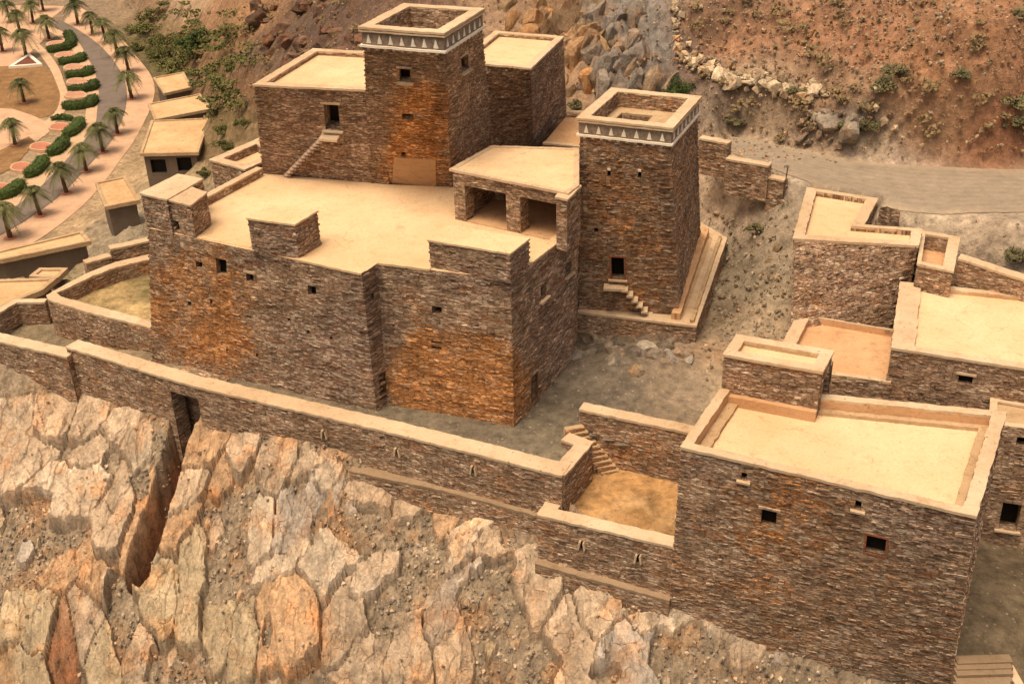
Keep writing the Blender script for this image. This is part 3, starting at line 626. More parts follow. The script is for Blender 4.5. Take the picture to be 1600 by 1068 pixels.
SA = np.array([(s_[0], s_[1], s_[6], s_[7], s_[8]) for s_ in seeds]); SC = np.array([s_[5] for s_ in seeds])
# anything far outside every slab is scree
grav = (SA[ID, 2] < 0) | (D1 > 1.06)
edge = np.clip((np.minimum(D2, 1.06)-D1)/.085, 0, 1)
hh = SA[ID, 2]*.42+.12+(X-SA[ID, 0])*SA[ID, 3]+(Y-SA[ID, 1])*SA[ID, 4]
facet = .22*np.round(3*fbm(X*.9+ID*3.1, Y*.45, 3, 61)*2)/2
hs = (hh+facet)*(1-(1-edge)**3)-.28*(1-edge)**2+.10*fbm(X*1.6, Y*1.1, 5, 62)
strata = .05*np.sin((X*5.+Y*1.2+3*fbm(X*.5, Y*.5, 3, 64))*1.7)*np.clip(edge, 0, 1)
hg = -.12+.22*fbm(X*1.6, Y*1.6, 5, 63)+.14*(vn(X*5, Y*5, 70)-.5)+.1*(vn(X*9, Y*9, 71)-.5)
def cells(x, y, s):
    ix, iy = np.floor(x), np.floor(y); b1 = np.full(x.shape, 9.); b2 = b1.copy(); rid_ = np.zeros(x.shape)
    for i in (-1, 0, 1):
        for j in (-1, 0, 1):
            cx_, cy_ = ix+i, iy+j; d = np.hypot(cx_+_h(cx_, cy_, s)-x, cy_+_h(cx_, cy_, s+1)-y); r = _h(cx_, cy_, s+2); c1 = d < b1
            b2 = np.where(c1, b1, np.minimum(b2, d)); rid_ = np.where(c1, r, rid_); b1 = np.where(c1, d, b1)
    return b2-b1, rid_
fw_x = X+.25*fbm(X*1.6, Y*1.6, 4, 101)+ID*.37; fw_y = Y+.3*fbm(X*1.6+7, Y*1.6, 4, 102)
ed2, r2 = cells(fw_x*1.15+fw_y*.25, fw_y*.62-fw_x*.1, 110); ed3, r3 = cells(fw_x*3.2+fw_y*.9, fw_y*1.7, 120)
sub = (r2-.5)*.2+(r3-.5)*.05-.10*np.clip(1-ed2/.07, 0, 1)*(r2 > .3)
hs = hs+sub*np.clip(edge*2, 0, 1)
disp = np.where(grav, hg, hs+strata)
# the deep cleft under the wall gap
cl = [(285,596),(286,620),(280,680),(262,740),(245,800),(232,850),(218,890)]
clw = []
for (x, y) in cl:
    z = -4
    for _ in range(12):
        p = P(x, y, z); z = float(KZ(p[0], p[1])[0])*.7+z*.3
    clw.append(p[:2])
dcl = seg_dist(X, Y, clw, False); kc = np.clip(1-(dcl-np.clip(.22+.05*(Y-36), .2, .55)+.25*fbm(X*1.5, Y*1.5, 3, 77))/.28, 0, 1); kc = kc*kc*(3-2*kc)
fade = np.clip((back-Y+.1)/1.4, 0, 1)
disp = np.where(disp > 0, disp*(.25+.75*fade), disp*(.4+.6*fade))
disp = disp*(1-kc)-2.6*kc
Zc = Zb+disp
vary = (.85+.3*np.array([R2.random() for _ in seeds]))[ID][..., None]
colr = np.where(grav[..., None], np.array(GRV)*(.75+.5*vn(X*8, Y*8, 80))[..., None], SC[ID]*vary)
colr = colr*np.where(grav, 1., (.84+.32*r2)*(.93+.14*r3))[..., None]
patch = np.clip(fbm(X*.5, Y*.4, 4, 90)*3+.2, 0, 1)[..., None]*(~grav)[..., None]
colr = colr*(1-.45*patch)+np.array(ORG)*.45*patch
colr = colr*(1-kc[..., None])+np.array(RED)*.8*kc[..., None]
crevice_shade = (1-edge)[..., None]*(~grav)[..., None]
colr = colr*(1-.6*crevice_shade)+np.array((.13,.08,.05))*.7*crevice_shade  # shadow of the crevices painted as dark brown along slab edges
grid_mesh(cx, cy, Zc, colr, keep, 'cliff', ROCK, smooth=False)
def cz(x, y):
    i = int(np.clip(np.searchsorted(cx, x), 0, len(cx)-1)); j = int(np.clip(np.searchsorted(cy, y), 0, len(cy)-1)); return Zc[j, i], grav[j, i]
# loose stones: scree on the cliff, rubble on the slope and yard
def rubble(name, spots, lo, hi, seed, mat, cols):
    R = random.Random(seed); mb = MB()
    for (x, y, z) in spots:
        s_ = lo+(hi-lo)*R.random()**2.5; a = Vector((R.gauss(0, 1), R.gauss(0, 1), R.gauss(0, 1))).normalized(); b = a.orthogonal().normalized(); c = a.cross(b)
        k = [R.uniform(.5, 1) for _ in range(3)]; col = R.choice(cols); f = R.uniform(.7, 1.2); col = [v*f for v in col]
        ids = [mb.add(Vector((x, y, z+s_*.2))+v, col) for v in (a*s_*k[0], -a*s_*R.uniform(.5, 1), b*s_*k[1], -b*s_*R.uniform(.5, 1), c*s_*k[2], -c*s_*R.uniform(.5, 1))]
        for t in ((0,2,4),(2,1,4),(1,3,4),(3,0,4),(2,0,5),(1,2,5),(3,1,5),(0,3,5)): mb.face([ids[q] for q in t])
    o = mb.build(name, mat); return tag(o, kind='stuff')
sp_ = []
while len(sp_) < 15000:
    x = random.uniform(-29, 17); y = random.uniform(27, 50); z, g = cz(x, y)
    bk = np.interp(x, np.sort(wl[:, 0]), wl[np.argsort(wl[:, 0]), 1])
    if y < bk-.1 and not (x > 17.2 and y > 27.8) and (g or random.random() < .03): sp_.append((x, y, z))
rubble('scree', sp_, .02, .18, 5, ROCK, [GRV, GRY, TAN, LTN, LTN, (.2,.16,.12)])
gr_spots = []
def gzpix(x, y):
    z = 2.
    for _ in range(14):
        p = P(x, y, z); z = gz(p[0], p[1])*.6+z*.4
    return P(x, y, z)
YI = lambda x, y: GND[min(len(gy)-1, max(0, int(np.searchsorted(gy, y)))), min(len(gx)-1, max(0, int(np.searchsorted(gx, x))))]
while len(gr_spots) < 3400:
    x = random.uniform(6, 40); y = random.uniform(40, 92)
    px, py = proj((x, y, YI(x, y)))
    if 1090 < px < 1640 and -10 < py < 620 and not (road_p := (255 < py < 345 and px > 1240)):
        dens = .45 if (1100 < px < 1240 and py > 250) else (.35 if py < 240 else .12)
        if random.random() < dens: gr_spots.append((x, y, YI(x, y)))
rubble('loose_stones', gr_spots, .03, .2, 6, ROCK, [(.32,.26,.19),(.30,.23,.16),(.46,.37,.27),(.36,.28,.19)])
gX, gY = gx, gy
def gsurf(x, y): return float(YI(x, y))
def gpix(x, y):
    """march the camera ray until it meets the ground"""
    d = fw*F+CR*(x-800)+CU*(534-y); d = d/np.linalg.norm(d); s_ = 20.
    while s_ < 320:
        q = CC+d*s_
        if gx[0] < q[0] < gx[-1] and gy[0] < q[1] < gy[-1] and q[2] < gsurf(q[0], q[1]): break
        s_ += .15
    return np.array([q[0], q[1], gsurf(q[0], q[1])])
# ================================================================== BUILDINGS
def polyz(lst, z): return PL(lst, z)
# ---------- main house
ZR = 7.2
mloc = P(560,560,0)
main = thing('fort_house', 'large central stone house with wide cream roof terrace and raised parapet blocks', 'house', mloc)
top = PL([(232,356),(565,428),(590,411),(798,437),(905,352),(905,262),(707,292),(607,288),(410,271),(322,309)], ZR)
bot = PL([(238,560),(588,642),(605,631),(803,667)], 0.)
E_ = P(893,572,0.); 
def under(t, k=1.03):
    c = np.mean(top, 0); q = c+(t-c)*k; q[2] = 0; return q
bot = bot+[E_]+[under(t) for t in top[5:]]
def mh(fs):
    f = fs[0]; H = []
    for r in [(306,409,316,419),(338,405,354,429),(385,427,396,440),(481,447,494,462)]: H.append((f, f.hole(*r), .32, None))
    for r in [(293,471,299,478),(328,467,332,476),(386,493,393,497),(449,497,454,502),(479,516,484,522),(515,526,520,531),(400,552,404,558),(353,545,356,549)]: H.append((f, f.hole(*r), .3, 's'))
    g = fs[1]; H.append((g, g.hole(579,458,585,470), .4, None)); H.append((g, g.hole(594,582,604,620), .6, 'door'))
    k = fs[2]; H.append((k, k.hole(675,479,690,491), .6, None)); H.append((k, k.hole(674,533,690,537), .4, 's')); H.append((k, k.hole(674,541,690,546), .4, 's'))
    e = fs[3]; H.append((e, e.hole(845,443,854,466), .4, 'niche')); H.append((e, e.hole(885,408,893,428), .4, 'niche')); H.append((e, e.hole(831,586,839,622), .6, 'door'))
    fs[0].H = H
fsm = block(main, top, bot, mh, stones=4)
for f, h, d, st in fsm[0].H:
    if st == 's': recess(main, f, h, d, name='vent')
    elif st == 'door': o = recess(main, f, h, d, name='doorway', frame=(WOOD, .06))
    elif st == 'niche': recess(main, f, h, d, name='niche', sill=COPING)
    else: recess(main, f, h, d, name='window', lintel=COPING if h is fsm[0].H[2][1] else None)
slab(main, top, ZR, 'roof_terrace', CREAM)
# thin rough eaves line of cream along the two front edges
def ledge(parent, a, b, w, z, name='coping', mat=COPING, out=.05, th=.1, seed=2):
    d = (b-a)[:2]; d /= np.linalg.norm(d); n = np.array([-d[1], d[0], 0])
    mb = MB(); ring(mb, [a-n*out, b-n*out], [a+n*w, b+n*w], z, th, close=False, seed=seed); return mb.build(name, mat, parent)
def boxpart(parent, topl, z1, z0, name, mat=CREAM, stones=5., holes=None, cop=True, edge=None):
    """a stone block on a roof; topl = CCW loop at z1; its top plate overhangs a little"""
    bt = [np.array([p[0], p[1], z0]) for p in topl]
    root = MB()
    fs = [Face(bt[i], bt[(i+1) % len(bt)], topl[(i+1) % len(bt)], topl[i]) for i in range(len(bt))]
    if holes: holes(fs)
    for f in fs: wall_mesh(root, f, stones=stones if f.nrm()[1] < .3 else 1)
    for i in range(len(fs)):
        f, g = fs[i], fs[i-1]; quoins(root, f.A, f.D, f.udir(), -g.udir(), 0, 0)
    o = root.build(name, STONE, parent)
    pl = MB(); o_ = inset(topl, -.05); c_ = np.mean(o_, 0); ring(pl, o_, [c_*.9+q*.1 for q in o_], .03, .09, .015, seed=len(name)); pl.poly([c_*.9+q*.1+np.array([0, 0, .03]) for q in o_])
    pl.build('top_plaster', mat, o); return o, fs
# raised blocks
def zfor(px, py, a, b):
    d = (b-a)[:2]; n_ = np.array([-d[1], d[0]])/np.linalg.norm(d); lo, hi = 6., 11.
    g = lambda z: (P(px, py, z)[:2]-a[:2])@n_
    for _ in range(40):
        m = (lo+hi)/2
        if (g(m) > 0) == (g(lo) > 0): lo = m
        else: hi = m
    return (lo+hi)/2
fA, fB = P(232,356,ZR), P(565,428,ZR); zA = zfor(262,312,fA,fB); zB = zfor(297,321,fA,fB); zC = zfor(424,346,fA,fB); zD = zfor(733,386,P(590,411,ZR),P(798,437,ZR))
print('z', zA, zB, zC, zD)
A_ = PL([(220,302),(260,312),(316,280),(278,273)], zA); boxpart(main, A_, zA, 7.0, 'corner_block', COPING)
B_ = PL([(250,309),(297,321),(322,301),(285,289)], zB)
def bh(fs): fs[0].h1 = fs[0].hole(270,345,280,360)
o, fs = boxpart(main, B_, zB, 7.0, 'corner_block', COPING, holes=bh); recess(main, fs[0], fs[0].h1, .35, name='vent')
c3 = PL([(387,341),(460,351),(495,330)], zC); c3.append(c3[0]+c3[2]-c3[1]); boxpart(main, c3, zC, 7.1, 'parapet_block', CREAM)
c4 = PL([(670,375),(796,396),(826,373)], zD); c4.append(c4[0]+c4[2]-c4[1]); boxpart(main, c4, zD, 7.1, 'parapet_block', CREAM)
ledge(main, P(303,370,ZR), P(392,387,ZR), .3, .04, 'roof_edge', CREAM); ledge(main, P(462,405,ZR), P(565,428,ZR), .3, .04, 'roof_edge', CREAM)
ledge(main, P(590,411,ZR), P(672,421,ZR), .3, .04, 'roof_edge', CREAM); ledge(main, P(829,412,ZR), P(886,368,ZR), .45, .06, 'roof_edge', CREAM)
# low parapet on the left edge of the terrace
pa = PL([(321,309),(410,262)], ZR+.45); mb = MB(); d = (pa[1]-pa[0]); d[2] = 0; d /= np.linalg.norm(d); n_ = np.array([-d[1], d[0], 0])
ring(mb, [pa[0]+n_*.4, pa[1]+n_*.4], [pa[0]-n_*.02, pa[1]-n_*.02], 0, .1, close=False); mb.build('parapet_coping', COPING, main)
mb = MB(); wall_mesh(mb, Face(pa[0]-[0,0,.5], pa[1]-[0,0,.5], pa[1]-[0,0,.08], pa[0]-[0,0,.08]), stones=0); wall_mesh(mb, Face(pa[1]+n_*.38-[0,0,7.], pa[0]+n_*.38-[0,0,7.], pa[0]+n_*.38-[0,0,.08], pa[1]+n_*.38-[0,0,.08]), stones=2); mb.build('parapet', STONE, main)
# ---------- annexe terrace behind the left edge
ann = thing('annexe', 'small walled stone annexe terrace left of the upper house, behind the roof terrace', 'annexe', P(370,300,0))
tp = PL([(329,250),(383,265),(418,249),(432,219),(405,217)], 7.3)
tp = PL([(329,250),(383,265),(440,240),(405,217)], 7.3)
block(ann, tp, [p*1.0-np.array([0, 0, 7.3]) for p in tp], stones=2); flatroof(ann, tp, .5, .45, 'floor', CREAM, seed=4)
# ---------- upper left house
ul = thing('upper_house', 'purplish grey stone house with outside step stones, left of the rear tower', 'house', P(500,280,7.2))
tp = PL([(397,133),(592,142),(640,112)], 12.6); tp.append(tp[0]+tp[2]-tp[1]); q = P(490,77,12.6); tp[3] = q; tp[2] = tp[1]+(q-tp[0])*.95
bt = PL([(411,270),(607,288)], 7.2); bt += [np.array([t[0], t[1]+.1, 7.2]) for t in tp[2:]]
def uh(fs): fs[0].d = fs[0].hole(507,163,530,203)
fs = block(ul, tp, bt, uh, ext=1.); recess(ul, fs[0], fs[0].d, .7, name='doorway', sill=COPING, lintel=COPING)
flatroof(ul, tp, .42, .2, 'roof', CREAM, seed=5)
f = fs[0]; n_ = f.nrm(); ud = f.udir()
for i in range(13):
    t = i/12; p = f.pt(503+(449-503)*t, 216+(272-216)*t); mb = MB(); mb.box(p+n_*.16, ud*.17, np.array([0, 0, .045]), n_*.2, tonefn(p)); mb.build('step', STONE, ul)
p = f.pt(518,210); mb = MB(); mb.box(p+n_*.22, ud*.5, np.array([0, 0, .06]), n_*.26); mb.build('landing', COPING, ul)
# ---------- upper right house
ur = thing('upper_house', 'grey stone house with cream roof behind and right of the rear tower', 'house', P(830,230,5.5))
tp = PL([(761,101),(829,107),(880,58),(740,54)], 12.)
tp[0] = tp[1]-(tp[1]-tp[0])/np.linalg.norm(tp[1]-tp[0])*4.2; tp[3] = tp[2]-(tp[1]-tp[0])
bt = PL([(765,222),(834,228),(885,178)], 6.3); bt[0] = np.array([tp[0][0], tp[0][1], 6.3]); bt.append(np.array([tp[3][0], tp[3][1], 6.3]))
block(ur, tp, bt); flatroof(ur, tp, .36, .18, 'roof', CREAM, seed=6)
# ---------- towers
def tower(name, label, cap, ztop, zband, body_t, zb_t, body_b, zb_b, openings, loc, hollow=1.4, hatch=False, seed=1, ntri=7):
    t = thing(name, label, 'tower', loc)
    cp_ = PL(cap, ztop)
    if len(cp_) == 3: cp_.append(cp_[0]+cp_[2]-cp_[1])
    tp = inset(lift(cp_, zb_t), .15); bt = PL(body_b, zb_b)
    rec = []
    def hf(fs):
        for (fi, r, d, kind) in openings: rec.append((fs[fi], fs[fi].hole(*r), d, kind))
    fs = block(t, tp, bt, hf, stones=7)
    for f, h, d, kind in rec:
        if kind == 'slit': recess(t, f, h, d, name='slit', lintel=WHITE)
        elif kind == 'red': recess(t, f, h, d, name='doorway', frame=(REDWOOD, .09), sill=COPING)
        elif kind == 'vent': recess(t, f, h, d, name='vent')
        else: recess(t, f, h, d, name='window', sill=COPING, lintel=STONE)
    # frieze
    z0 = zband; mb = MB(); lo = lift(cp_, z0); hi = lift(cp_, ztop-.1)
    lo_i = inset(lo, .1); hi_i = inset(hi, .1); ff = []
    for i in range(4):
        j = (i+1) % 4; f = Face(lo_i[i], lo_i[j], hi_i[j], hi_i[i]); ff.append(f); wall_mesh(mb, f, stones=0)
        g = lo_i[i]; mb.poly([lo_i[j], lo_i[i], lift([tp[i]], z0)[0], lift([tp[j]], z0)[0]])
    mb.v = mb.v; fr = mb.build('frieze', FRIEZE, t)
    mb = MB(); c0 = lift(cp_, z0+.06); ring(mb, c0, inset(c0, .14), 0, .1, .006, seed=seed); mb.build('white_band', WHITE, fr)
    for f in ff[:2]+ff[3:]:
        n_ = f.nrm(); ud = f.udir(); L = np.linalg.norm(f.B-f.A)
        for k in range(ntri):
            mb = MB()
            a = (k+.62)/(ntri+.3); zc = z0+.14; w_ = .105; hgt = (ztop-z0)*.43; p = f.A*(1-a)+f.B*a; p = np.array([p[0], p[1], zc])
            for s_ in range(5):   # quartz triangle of small courses
                w0 = w_*(1-s_*.2)+random.uniform(-.008, .008); mb.box(p+np.array([0, 0, hgt*(s_+.5)/5])+n_*.012, ud*w0, np.array([0, 0, hgt/10]), n_*.022, taper=1)
            mb.build('quartz_triangle', WHITE, fr)
        # corbel ends below the frieze
        for k in range(int(L/.42)):
            mb = MB(); p = f.A+ud*(.3+k*.42); mb.box(np.array([p[0], p[1], z0-.1])-n_*.06, ud*.07, np.array([0, 0, .055]), n_*.09, tonefn(p)); mb.build('corbel', STONE, fr)
    mb = MB(); o_ = cp_; i_ = inset(cp_, .55); ring(mb, o_, i_, 0, .1, .014, seed=seed); ring(mb, inset(lift(cp_, ztop-.14), -.0), inset(lift(cp_, ztop-.14), .12), 0, .07, .01, seed=seed+1); mb.build('coping', COPING, t)
    mb = MB(); hb = lift(i_, ztop-.05); lb = lift(i_, ztop-hollow)
    for k in range(4):
        j = (k+1) % 4; wall_mesh(mb, Face(lb[j], lb[k], hb[k], hb[j]), stones=3)
    mb.build('parapet', STONE, t)
    if hatch:
        zf = ztop-hollow; fl = lift(i_, zf); e1 = fl[1]-fl[0]; e2 = fl[3]-fl[0]; o4 = [fl[0]+e1*a+e2*b for a, b in ((.13,.16),(.58,.16),(.58,.80),(.13,.80))]
        mb = MB(); ring(mb, fl, o4, 0, .15, .01); mb.build('floor', STAIN, t); mb = MB()
        for k in range(4):
            j = (k+1) % 4; wall_mesh(mb, Face(o4[j]-[0,0,2.], o4[k]-[0,0,2.], o4[k]-[0,0,.1], o4[j]-[0,0,.1]), stones=0)
        mb.build('hatch_shaft', STONE, t); slab(t, o4, zf-1.9, 'lower_floor', DARK)  # lower floor painted near-black as the shade down the hatch
    else: slab(t, i_, ztop-hollow, 'floor', STAIN)
    return t, fs
t1, f1 = tower('stone_tower', 'rear square stone tower with orange lower front, between the two upper houses', [(559,42),(694,52),(758,13)], 16.2, 15.35,
  [(567,62),(692,72),(755,33),(631,23)], 15.3, [(577,284),(706,292),(771,242),(641,233)], 7.2,
  [(0,(624,107,641,128),.35,'w'),(1,(721,86,732,111),.35,'w'),(0,(628,178,646,187),.4,'vent'),(0,(627,238,634,246),.3,'vent')], P(670,270,7.2), 1.5)
f = f1[0]; a, b, c, d = [f.pt(x, y) for x, y in ((613,286),(682,290),(681,249),(616,246))]; n_ = f.nrm(); mb = MB()
mb.poly([q+n_*.055 for q in (a, b, c, d)], (.42, .42, .42)); q4 = [(a, b), (b, c), (c, d), (d, a)]
for u_, v_ in q4: mb.poly([u_, v_, v_+n_*.055, u_+n_*.055])
mb.build('plaster_panel', PINK, t1)
t2, f2 = tower('stone_tower', 'reddish brown stone tower with red framed door above projecting steps', [(900,184),(1052,200),(1097,150)], 11.4, 10.55,
  [(904,207),(1051,220),(1092,173),(950,158)], 10.5, [(905,482),(1060,490),(1094,368),(945,365)], 1.0,
  [(0,(955,402,975,436),.6,'red'),(0,(949,266,954,276),.4,'slit'),(0,(997,268,1002,278),.4,'slit'),(0,(928,357,935,363),.3,'vent')], P(985,480,1), .8, hatch=True, seed=9)
f = f2[0]; n_ = f.nrm(); ud = f.udir()
for i in range(6):
    x = 977+i*7.6; y = 447+i*8.2; p = f.pt(x, y); mb = MB(); mb.box(p+n_*.28, ud*.16, np.array([0, 0, .05]), n_*.3); mb.build('step', CREAM if i < 0 else COPING, t2)
p = f.pt(960,445); mb = MB(); mb.box(p+n_*.25, ud*.52, np.array([0, 0, .07]), n_*.3); mb.build('landing', COPING, t2)
# plinth below the front tower
pl = thing('stone_plinth', 'stone retaining platform under the reddish tower, with two parallel low walls on its right', 'platform', P(1000,520,0))
tp = PL([(860,482),(1087,509),(1135,372),(1080,340),(905,400)], .95)
bt = PL([(856,520),(1085,545),(1128,420)], -.35)+[tp[3]-np.array([0, 0, 1.3]), tp[4]-np.array([0, 0, 1.3])]
block(pl, tp, bt, stones=6); i_ = inset(tp, .75); mb = MB(); ring(mb, inset(tp, -.05), i_, .03, .12); mb.build('coping', COPING, pl); slab(pl, i_, .93, 'top', STAIN)
for k, (a, b, w_, h_) in enumerate([((1063,490),(1108,356),.45,.4),((1084,500),(1128,368),.2,.2)]):
    a, b = P(*a, 1.35-.2*k), P(*b, 1.35-.2*k); d = (b-a)/np.linalg.norm(b-a); n_ = np.array([-d[1], d[0], 0]); mb = MB()
    ring(mb, [a, b, b+n_*w_, a+n_*w_], [a+n_*w_*.4, b+n_*w_*.4, b+n_*w_*.6, a+n_*w_*.6], 0, .5, .02); mb.poly([a+n_*w_*.4, b+n_*w_*.4, b+n_*w_*.6, a+n_*w_*.6]); mb.build('low_wall', PINK if k == 0 else STAIN, pl)
# ---------- portico
po = thing('portico', 'open stone portico with two dark bays on the roof terrace, beside the front tower', 'portico', P(800,330,7.2))
zt = 9.75; a, b, c = P(707,263,zt), P(886,298,zt), P(905,234,zt); d = P(761,228,zt)
def solid(parent, loop, z0, z1, name, mat=STONE, stones=3.):
    mb = MB(); lo, hi = lift(loop, z0), lift(loop, z1)
    for i in range(len(loop)):
        j = (i+1) % len(loop); wall_mesh(mb, Face(lo[i], lo[j], hi[j], hi[i]), stones=stones)
    mb.poly(hi, (.3, .3, .3)); return mb.build(name, mat, parent)
ue = (b-a)/np.linalg.norm(b-a); ve = np.array([-ue[1], ue[0], 0]); W = np.linalg.norm(b-a); Dp = 3.2
def loc2(u_, v_): return a+ue*u_+ve*v_
def rect(u1, u2, v1, v2): return [loc2(u1, v1), loc2(u2, v1), loc2(u2, v2), loc2(u1, v2)]
solid(po, rect(0, .62, 0, .75), 7.15, zt-.73, 'pillar'); solid(po, rect(W*.475, W*.475+.75, 0, .75), 7.15, zt-.73, 'pillar')
Rf, Rm, Rb = P(888,299,zt), P(903,288,zt), P(903,233,zt)
pq = PL([(869,309),(886,313),(907,292),(889,287)], zt-.15); solid(po, pq, 7.15, zt-.2, 'pillar')
solid(po, rect(0, .4, .76, Dp), 7.15, zt-.73, 'side_wall'); solid(po, [Rm-ue*.5, Rm-ue*.02, Rb-ue*.02, Rb-ue*.5], 7.15, zt-.73, 'side_wall')
b1_ = Rb-ue*.52; solid(po, [loc2(.41, Dp-.3), b1_-ve*.3, b1_, loc2(.41, Dp)], 7.15, zt-.73, 'back_wall')
solid(po, [a, Rf, Rm, Rb, loc2(.0, Dp)], zt-.72, zt-.1, 'roof_beam', stones=1)
rt = [loc2(-.12, -.12), P(888,302,zt), P(905,289,zt), P(905,231,zt), loc2(-.1, Dp+.3)]
mb = MB(); ring(mb, rt, inset(rt, .25), 0, .12); mb.build('roof_edge', COPING, po); slab(po, inset(rt, .24), zt-.03, 'roof', CREAM)
slab(po, [loc2(.2, 0), loc2(W-.2, 0), b1_-ve*.2, loc2(.2, Dp-.2)], 7.225, 'bay_floor', PINK)  # orange plaster floor; its darker tone also paints in shade under the roof
mb = MB(); qq = lift(inset(pq, -.05), zt-.08); ring(mb, qq, inset(qq, .2), 0, .1); mb.poly(inset(qq, .19)); mb.build('pillar_coping', COPING, po)
# ---------- low roof terrace between rear house and front tower
lt = thing('low_roof', 'low pinkish roof terrace between the rear right house and the front tower', 'roof terrace', P(880,210,6.))
tp = PL([(848,226),(912,232),(925,183),(886,181)], 6.9); block(lt, tp, lift(tp, 3.), stones=2, ext=.2)
slab(lt, tp, 6.93, 'roof', PINK); ledge(lt, tp[2], tp[3], .4, .35, 'coping'); ledge(lt, tp[0], tp[1], .3, .12, 'coping')
# ---------- right hand house (foreground)
rh = thing('corner_house', 'big foreground stone house at right with sunken cream roof and a red framed window', 'house', P(1260,1000,-4.3))
ZH = 3.8
tp = PL([(1065,698),(1524,806),(1571,645),(1131,602)], ZH); bt = PL([(1045,955),(1488,1052)], -4.4); 
v1 = tp[2]-tp[1]; v2 = tp[3]-tp[0]; bt += [np.array([tp[2][0]+.3, tp[2][1]+.4, -4.4]), np.array([tp[3][0]-.3, tp[3][1]+.4, -4.4])]
rr = []
def rhh(fs):
    f = fs[0]
    for r, k in (((1189,796,1213,822),'w'),((1353,838,1384,865),'r'),((1158,738,1167,750),'v'),((1336,782,1346,796),'v')): rr.append((f, f.hole(*r), k))
fsr = block(rh, tp, bt, rhh, stones=8)
for f, h, k in rr:
    if k == 'w': recess(rh, f, h, .32, name='window', lintel=STONE)
    elif k == 'r': recess(rh, f, h, .32, name='window', frame=(REDWOOD, .08), label='window with worn red frame')
    else: recess(rh, f, h, .3, name='spout', sill=COPING)
i1 = inset(tp, [.35, .45, .35, .35]); mb = MB(); ring(mb, inset(tp, -.05), i1, .04, .12, .03, seed=3); mb.build('coping', COPING, rh)
ins2 = inset(tp, [.36, .78, .62, .78]); mb = MB()
for k in range(4):
    j = (k+1) % 4; mb.poly([i1[j]-[0,0,.0], i1[k]-[0,0,.0], i1[k]-[0,0,.5], i1[j]-[0,0,.5]])
mb.build('parapet', PINK, rh)
mb = MB(); ring(mb, lift(i1, ZH-.42), lift(ins2, ZH-.42), 0, .18, .03, seed=8); mb.build('roof_ledge', STAIN, rh); slab(rh, ins2, ZH-.58, 'roof', CREAM)
hut = PL([(1131,554),(1284,581),(1301,549)], 5.4); hut.append(hut[0]+hut[2]-hut[1])
def hh_(fs): fs[1].h = fs[1].hole(1286,585,1297,622)
hb = [np.array([p[0], p[1], 3.2]) for p in hut]
rb = thing('x', 'x', 'x', (0, 0, 0)); bpy.data.objects.remove(rb)
fs = [Face(hb[i], hb[(i+1) % 4], hut[(i+1) % 4], hut[i]) for i in range(4)]; hh_(fs); mb = MB()
for f in fs: wall_mesh(mb, f, stones=7)
o = mb.build('roof_hut', STONE, rh); recess(rh, fs[1], fs[1].h, .5, name='hut_doorway')
i_ = inset(hut, .42); mb = MB(); ring(mb, inset(hut, -.05), i_, .04, .12, seed=5); mb.build('hut_coping', COPING, o); mb = MB()
for k in range(4):
    j = (k+1) % 4; mb.poly([i_[j], i_[k], i_[k]-[0,0,.3], i_[j]-[0,0,.3]])
mb.build('hut_parapet', STAIN, o); slab(o, i_, 5.2, 'hut_roof', CREAM)
# pink bench under the hut
b0, b1 = P(1130,603,3.75), P(1280,650,3.); b0 = np.array([hb[0][0], hb[0][1], 0]); b1 = np.array([hb[1][0], hb[1][1], 0]); d = (b1-b0)/np.linalg.norm(b1-b0); n_ = np.array([d[1], -d[0], 0]); mb = MB()
mb.box((b0+b1)/2+n_*.12+[0, 0, 3.45], d*np.linalg.norm(b1-b0)/2, n_*.14, np.array([0, 0, .22])); mb.build('bench', PINK, rh)
# ---------- right upper house (L shaped)
rl = thing('stepped_house', 'stone house with L-shaped cream roof at the right, beside the dusty road', 'house', P(1320,510,.4))
ZL = 4.6
tp = PL([(1240,373),(1434,384),(1440,359),(1349,352),(1371,311),(1262,294)], ZL)
bt = PL([(1236,505),(1395,522)], 1.1)+[np.array([t[0], t[1], 1.1]) for t in tp[2:]]; bt[1] = np.array([tp[1][0]-.1, tp[1][1]-.1, 1.1])
block(rl, tp, bt, stones=7, ext=1.5); i_ = inset(tp, [.5, .45, .28, .55, .35, .5]); mb = MB(); ring(mb, inset(tp, -.05), i_, .04, .14, .03, seed=12); mb.build('coping', COPING, rl)
mb = MB()
for k in range(6):
    j = (k+1) % 6; mb.poly([i_[j], i_[k], i_[k]-[0,0,.4], i_[j]-[0,0,.4]], (.3, .3, .3))
mb.build('parapet', STONE, rl); slab(rl, i_, ZL-.25, 'roof', CREAM)
# sunken orange terrace
ot = thing('sunken_terrace', 'small orange plastered sunken terrace with pale coping, below the house with L-shaped roof', 'terrace', P(1310,570,0))
tp = PL([(1206,577),(1388,606),(1400,520),(1247,496)], 1.2); tp = PL([(1203,572),(1392,598),(1402,516),(1246,490)], 1.2)
block(ot, tp, [np.array([p[0], p[1], -1.5]) for p in tp], stones=5, ext=.5)
i_ = inset(tp, [.3, .1, .1, .65]); mb = MB(); ring(mb, tp, i_, .03, .12); mb.build('coping', COPING, ot); mb = MB()
for k in range(4):
    j = (k+1) % 4; mb.poly([i_[j], i_[k], i_[k]-[0,0,.5], i_[j]-[0,0,.5]])
mb.build('parapet', PINK, ot); slab(ot, i_, .85, 'floor', PINK)
